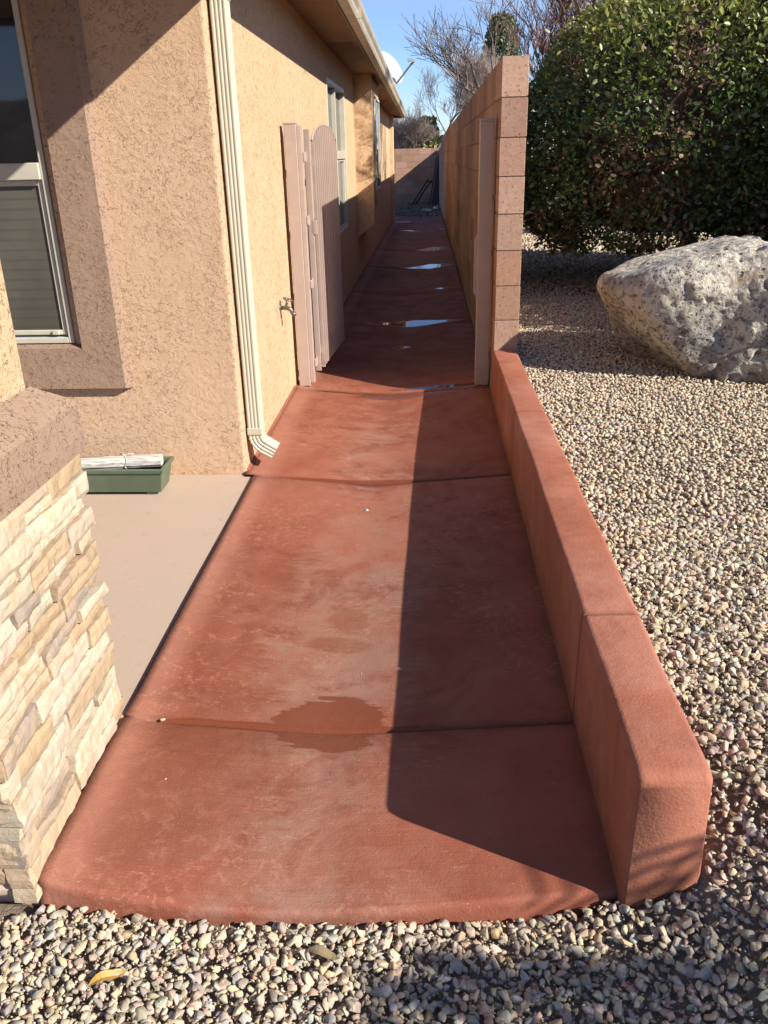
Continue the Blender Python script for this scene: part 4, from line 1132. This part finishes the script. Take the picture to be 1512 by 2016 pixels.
def hedge(name, c, r, n, label, lsz, zlow, p=2.9, seed=0, brown=.12):
    c = np.array(c); U = rng.normal(size=(n, 3)); U /= np.linalg.norm(U, axis=1)[:, None]
    rad = superell(U, r, p)
    lump = np.array([1 + .07 * mnoise.noise(Vector(u) * 2.6 + Vector((seed, 0, 0))) + .045 * mnoise.noise(Vector(u) * 7 + Vector((0, seed, 0))) + .03 * mnoise.noise(Vector(u) * 16) for u in U])
    depth = 1 - np.abs(rng.normal(0, .075, n)) + .012
    depth = depth + (rng.random(n) < .03) * rng.uniform(.02, .08, n)
    Pn = c + U * (rad * lump * depth)[:, None]
    k = Pn[:, 2] > zlow + .16 * np.array([mnoise.noise(Vector((p_[0] * 3, p_[1] * 3, seed))) for p_ in Pn])
    # holes
    hol = np.array([mnoise.noise(Vector(u) * 9 + Vector((4, seed, 2))) for u in U]); k &= ~((hol > .36) & (rng.random(n) < .75))
    Pn = Pn[k]; U2 = U[k]; m_ = len(Pn)
    G = np.array([(.055, .095, .024), (.072, .120, .028), (.045, .080, .026), (.11, .145, .03), (.040, .07, .022)])
    cc = G[rng.integers(0, 5, m_)] * rng.uniform(.75, 1.25, m_)[:, None]
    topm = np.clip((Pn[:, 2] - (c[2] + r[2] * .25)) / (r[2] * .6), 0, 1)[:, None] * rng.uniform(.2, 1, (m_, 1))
    cc = cc * 1.25 * (1 - topm * .7) + np.array([.42, .39, .10]) * topm * .7          # sunlit crown put into the leaf colour, yellower and brighter on top
    patch = np.array([mnoise.noise(Vector(p_) * 1.5 + Vector((seed, 7, 1))) for p_ in Pn])
    br = ((patch > .22) & (rng.random(m_) < .5)) | (rng.random(m_) < brown * .5)
    cc[br] = np.array([.21, .14, .08]) * rng.uniform(.6, 1.2, (br.sum(), 1))
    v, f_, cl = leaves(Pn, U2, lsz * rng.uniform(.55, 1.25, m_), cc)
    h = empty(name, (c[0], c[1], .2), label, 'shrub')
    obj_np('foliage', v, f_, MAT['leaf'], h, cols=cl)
    mbx = MB()
    for q in range(7):
        a = random.uniform(0, 6.28); rr = random.uniform(.05, .35)
        b0 = Vector((c[0] + rr * .4 * math.cos(a), c[1] + rr * .4 * math.sin(a), .12)); b1 = Vector((c[0] + r[0] * .45 * math.cos(a), c[1] + r[1] * .45 * math.sin(a), c[2] - r[2] * .3))
        mbx.tube([b0, b0.lerp(b1, .5) + Vector((random.uniform(-.1, .1), random.uniform(-.1, .1), .05)), b1], [.035, .026, .018], 6)
    # inner twigs, reaching to the shell
    k2 = rng.random(m_) < .035
    for p_ in Pn[k2]:
        p_ = Vector(p_); q_ = Vector(c).lerp(p_, random.uniform(.55, .75)) + Vector((random.uniform(-.1, .1), random.uniform(-.1, .1), random.uniform(-.15, .05)))
        mbx.tube([q_, q_.lerp(p_, .5) + Vector((random.uniform(-.03, .03),) * 3), p_], [.006, .004, .002], 3, cap=False)
    obj('branches', mbx, 'twig_dark', h, fix=False)
    # a dense twiggy heart that keeps light from passing straight through
    Uc, Fc = icosphere(4); rr = superell(Uc, (r[0] * .74, r[1] * .74, r[2] * .74), p); nz = np.array([1 + .25 * mnoise.noise(Vector(u) * 5) for u in Uc])
    Pc = Uc * (rr * nz)[:, None] + c; Pc[:, 2] = np.maximum(Pc[:, 2], zlow + .12)
    obj_np('twig_core', Pc, Fc, MAT['twig_dark'], h)
    return h
hedge('shrub', (2.80, 8.25, 1.40), (1.95, 1.60, 1.16), 125000, 'huge rounded evergreen shrub behind the boulder, green with brown patches', .049, .60, seed=3)
hedge('shrub', (4.15, 7.00, 1.25), (1.80, 1.25, 1.05), 60000, 'evergreen shrub at the right edge, in front of the huge rounded one', .048, .50, seed=11)

# ------------------------------------------------------------------ bare trees
def bare_tree(name, base, h, spread, label, mat, levels=5, seed=1, trunk_r=.09, lean=(0, 0), nb=(3, 4), up=.35, twig=.0035, forks=.28):
    rnd = random.Random(seed); mb = MB(); tr = MB()
    def grow(p, d, L, r, lev):
        pts = [p]; rad = [r]; n = 4 if lev < levels - 1 else 3; q = p.copy(); dd = d.copy()
        for i in range(n):
            dd = (dd + Vector((rnd.uniform(-1, 1), rnd.uniform(-1, 1), rnd.uniform(-.6, 1))) * .17 + Vector((0, 0, up * .12))).normalized()
            q = q + dd * (L / n); pts.append(q.copy()); rad.append(max(twig, r * (1 - .45 * (i + 1) / n)))
        (tr if lev == 0 else mb).tube(pts, rad, 6 if lev < 2 else (4 if lev < 4 else 3), cap=False)
        if lev >= levels: return
        k = rnd.randint(*nb) + (1 if lev > 1 else 0)
        for j in range(k):
            s = 1.0 if j == 0 else rnd.uniform(.3, 1.0); idx = min(n - 1, int(s * n)); bp = pts[idx].lerp(pts[idx + 1 if idx < n else n], (s * n) % 1 if s < 1 else 1)
            side = Vector((rnd.uniform(-1, 1), rnd.uniform(-1, 1), rnd.uniform(-.4, .7)))
            nd = (dd * (1 - forks) + side.normalized() * spread).normalized()
            grow(bp, nd, L * rnd.uniform(.58, .82), max(twig, r * rnd.uniform(.42, .62)), lev + 1)
    b = Vector(base); grow(b, Vector((lean[0], lean[1], 1)).normalized(), h * .27, trunk_r, 0)
    t0 = empty(name, base, label, 'tree')
    obj('trunk', tr, mat, t0, fix=False); obj('branches', mb, mat, t0, fix=False)
    return t0
bare_tree('bare_tree', (.38, 32.2, -.2), 6.6, .62, 'bare dark tree with forked trunk just behind the low end of the block wall', 'bark', 6, 5, .10, lean=(-.10, 0), nb=(3, 3))
bare_tree('bare_tree', (1.75, 10.9, .1), 5.6, .50, 'dense bare reddish tree rising behind the huge shrub', 'bark_red', 6, 9, .10, lean=(-.10, 0), nb=(3, 4), up=.9)
bare_tree('bare_tree', (4.9, 12.0, .1), 5.8, .50, 'bare reddish tree behind the shrubs at the right edge', 'bark_red', 6, 14, .10, nb=(3, 4), up=.8)
bare_tree('bare_tree', (1.6, 15.0, -.1), 6.6, .60, 'bare tree with long reaching limbs halfway along the block wall', 'bark', 5, 23, .09, lean=(-.18, 0), nb=(3, 4), twig=.004)
bare_tree('bare_tree', (2.2, 34.0, -.2), 7.5, .6, 'pale twiggy bare tree far behind the block wall', 'bark_pale', 6, 31, .10, nb=(3, 4))
bare_tree('bare_tree', (-1.2, 36.0, -.2), 4.6, .6, 'pale bare tree beyond the back wall in front of the neighbour house', 'bark_pale', 6, 37, .08, nb=(3, 4))

def conifer(name, base, h, r, n, label, col):
    base = np.array(base); z = rng.random(n) ** .8; a = rng.uniform(0, 2 * np.pi, n)
    lump = np.array([1 + .45 * mnoise.noise(Vector((math.cos(q) * 1.5, math.sin(q) * 1.5, zz * 4))) for q, zz in zip(a, z)])
    rr = r * (1.05 - z) ** .55 * lump * np.sqrt(rng.uniform(.25, 1, n))
    U = np.stack([np.cos(a), np.sin(a), np.full(n, .3)], 1)
    Pn = base + np.stack([np.cos(a) * rr, np.sin(a) * rr, h * (.08 + .92 * z)], 1)
    cc = np.array(col)[None] * rng.uniform(.6, 1.4, (n, 1))
    v, f_, cl = leaves(Pn, U, rng.uniform(.10, .22, n), cc)
    v2 = v
    t0 = empty(name, base, label, 'tree'); obj_np('crown', v2, f_, MAT['leaf'], t0, cols=cl)
    mb = MB(); mb.tube([base, base + np.array([.05, 0, h * .9])], [.13, .03], 7); obj('trunk', mb, 'bark', t0)
conifer('pine_tree', (2.75, 36.5, -.2), 6.2, 1.5, 6500, 'dull green conifer standing behind the tall block wall', (.17, .19, .10))
conifer('pine_tree', (-.05, 37.0, -.3), 2.9, .9, 2600, 'small olive green tree beside the neighbour house gable', (.24, .25, .09))
conifer('pine_tree', (-4.5, 40.5, -.3), 3.9, 1.5, 1500, 'dark green conifer left of the neighbour house', (.12, .14, .07))

hedge('shrub', (3.85, 5.45, 1.30), (.98, .88, 1.02), 14000, 'unseen leafy shrub added to the right of the boulder for its shade', .06, .5, seed=27)  # unseen shrub added to shade the gravel beyond the boulder
# shrub outside the frame that shades the corner of gravel nearest the camera
hs = hedge('shrub', (2.74, -.50, 1.36), (.50, .40, .40), 2600, 'leafy shrub beside the walk, behind the viewpoint', .06, .8, seed=19)
f = MB()
for dz, dy in ((0, 0), (-.045, .01), (-.085, -.015)):
    f.tube([(2.78, -.45, 1.30), (2.66, .0, 1.56 + dz), (2.40, .24 + dy, 1.50 + dz), (2.15, .30 + dy, 1.36 + dz), (1.97, .30 - dy, 1.22 + dz)], [.009, .008, .007, .006, .004], 5, cap=False)
obj('shoots', f, 'twig_dark', hs, fix=False)


# ------------------------------------------------------------------ neighbour house
nh = empty('neighbour_house', (-3.2, 42, -.3), 'grey neighbour house with low gable roof beyond the back wall', 'house')
f = MB(); f.add([(-7, 41, -.3), (-.35, 41, -.3), (-.35, 41, 1.72), (-2.9, 41, 2.86), (-7, 41, 1.3), (-7, 50, -.3), (-.35, 50, -.3), (-.35, 50, 1.72), (-2.9, 50, 2.86), (-7, 50, 1.3)],
               [(0, 1, 2, 3, 4), (9, 8, 7, 6, 5), (1, 6, 7, 2), (0, 4, 9, 5)]); obj('wall', f, 'grey_house', nh)
f = MB()
for (xa, za), (xb, zb) in (((-2.9, 2.95), (.30, 1.55)), ((-2.9, 2.95), (-7.3, 1.15))):
    f.add([(xa, 40.6, za), (xb, 40.6, zb), (xb, 40.6, zb - .16), (xa, 40.6, za - .16), (xa, 50.4, za), (xb, 50.4, zb), (xb, 50.4, zb - .16), (xa, 50.4, za - .16)],
          [(0, 1, 2, 3), (7, 6, 5, 4), (0, 4, 5, 1), (1, 5, 6, 2), (3, 2, 6, 7)])
obj('roof', f, 'pale_trim', nh)
f = MB(); f.tube([(-.55, 60, -.5), (-.55, 60, 3.9)], .07, 6); up_ = obj('utility_pole', f, 'wood_pole', origin=(-.55, 60, -.5)); tag(up_, 'thin wooden utility pole far behind the back wall', 'pole')

# ------------------------------------------------------------------ things stored at the end of the alley
hf = empty('folded_frame', (-.15, 28.6, -.3), 'black folded metal frame leaning by the back wall', 'frame')
for (x0, x1, z1) in ((-.62, -.02, .55), (-.52, .08, .52)):
    f = MB(); f.tube([(x0, 28.4, -.28), (x1, 29.4, z1)], .028, 6); obj('leg', f, 'black_metal', hf)
f = MB(); f.tube([(-.05, 29.35, .5), (.20, 29.4, .42)], .026, 6); f.tube([(.20, 29.4, .42), (-.05, 28.5, -.28)], .026, 6); obj('brace', f, 'black_metal', hf)
bd = empty('leaning_board', (.2, 28.8, -.3), 'dark board leaning upright in the corner by the tall wall', 'board')
f = MB(); f.add([(.05, 28.2, -.32), (.31, 28.2, -.32), (.325, 29.6, 1.28), (.20, 29.6, 1.1), (.06, 28.24, -.32), (.32, 28.24, -.32), (.335, 29.64, 1.28), (.21, 29.64, 1.1)],
               [(0, 1, 2, 3), (7, 6, 5, 4), (0, 4, 5, 1), (1, 5, 6, 2), (2, 6, 7, 3), (3, 7, 4, 0)]); obj('panel', f, 'black_metal', bd)
f = MB(); f.tube([(.0, 28.1, -.3), (.26, 29.5, 1.2)], .02, 5); obj('rail', f, 'black_metal', bd)
for k, (x, y, s, lab) in enumerate([(.02, 25.2, .10, 'broken pale concrete chunk on the ground by the tall wall'), (-.12, 25.6, .07, 'small broken concrete chunk left of the larger one'), (.22, 26.2, .09, 'pale concrete chunk nearest the corner of the alley')]):
    Pq, Fc = protos(2, 1)[0]; zz = -.2 + s * .5
    o = obj_np('concrete_chunk', Pq * s * 1.4 + np.array([x, y, zz]), Fc, MAT['gravel'], cols=np.tile((.55, .52, .48), (len(Pq), 1)), origin=(x, y, zz)); tag(o, lab, 'rubble', 'concrete chunks at the alley end')
dc_ = MB(); dc_.lathe([(.001, .012), (.20, .012), (.215, .006), (.22, -.01)], (-.62, 20.6, -.115), 28)
dco = obj('drain_cover', dc_, 'patio', origin=(-.62, 20.6, -.115)); tag(dco, 'round pale drain cover set in the far end of the walk', 'drain cover')

# dry leaves and grass blades in the foreground gravel
def dry_leaf(x, y, L_, a, label, col=(.50, .30, .08), z=.0):
    f = MB(); d = Vector((math.cos(a), math.sin(a), .15)); s = Vector((-math.sin(a), math.cos(a), .25)); n = 8; c = Vector((x, y, float(ground_h(x, y)) + .022 + z)); vs_ = []; fs_ = []
    for i in range(n + 1):
        u = i / n; w = L_ * .13 * math.sin(math.pi * min(.98, u + .02)) ** .7; p = c + d * (L_ * (u - .5)) + Vector((0, 0, L_ * .12 * math.sin(u * 5)))
        vs_ += [(p - s * w)[:], (p + Vector((0, 0, -w * .5)))[:], (p + s * w)[:]]
    for i in range(n): q = i * 3; fs_ += [(q, q + 1, q + 4, q + 3), (q + 1, q + 2, q + 5, q + 4)]
    f.add(vs_, fs_, col); o = obj('dry_leaf', f, 'leaf', origin=c, fix=False); tag(o, label, 'leaf', 'dry leaves in the gravel')
dry_leaf(-.62, 1.10, .075, .5, 'curled yellow dry leaf just below the left part of the slab edge')
dry_leaf(-.60, .93, .05, .9, 'short yellow dry leaf low in the left gravel')
dry_leaf(-.20, .92, .05, 2.0, 'small orange dry leaf at the bottom middle of the gravel', (.55, .33, .10))
dry_leaf(-.08, .97, .06, 2.2, 'narrow straw coloured leaf right of the small orange one', (.55, .42, .20))
dry_leaf(-.21, 1.165, .07, -.25, 'brown dry stalk against the middle of the slab edge', (.28, .22, .12))
dry_leaf(.20, 1.02, .045, 1.7, 'ochre dry leaf in the shaded gravel near the wall end', (.50, .30, .08))
dry_leaf(.02, .90, .07, .3, 'crumpled orange leaf in the shaded bottom gravel', (.45, .22, .06))
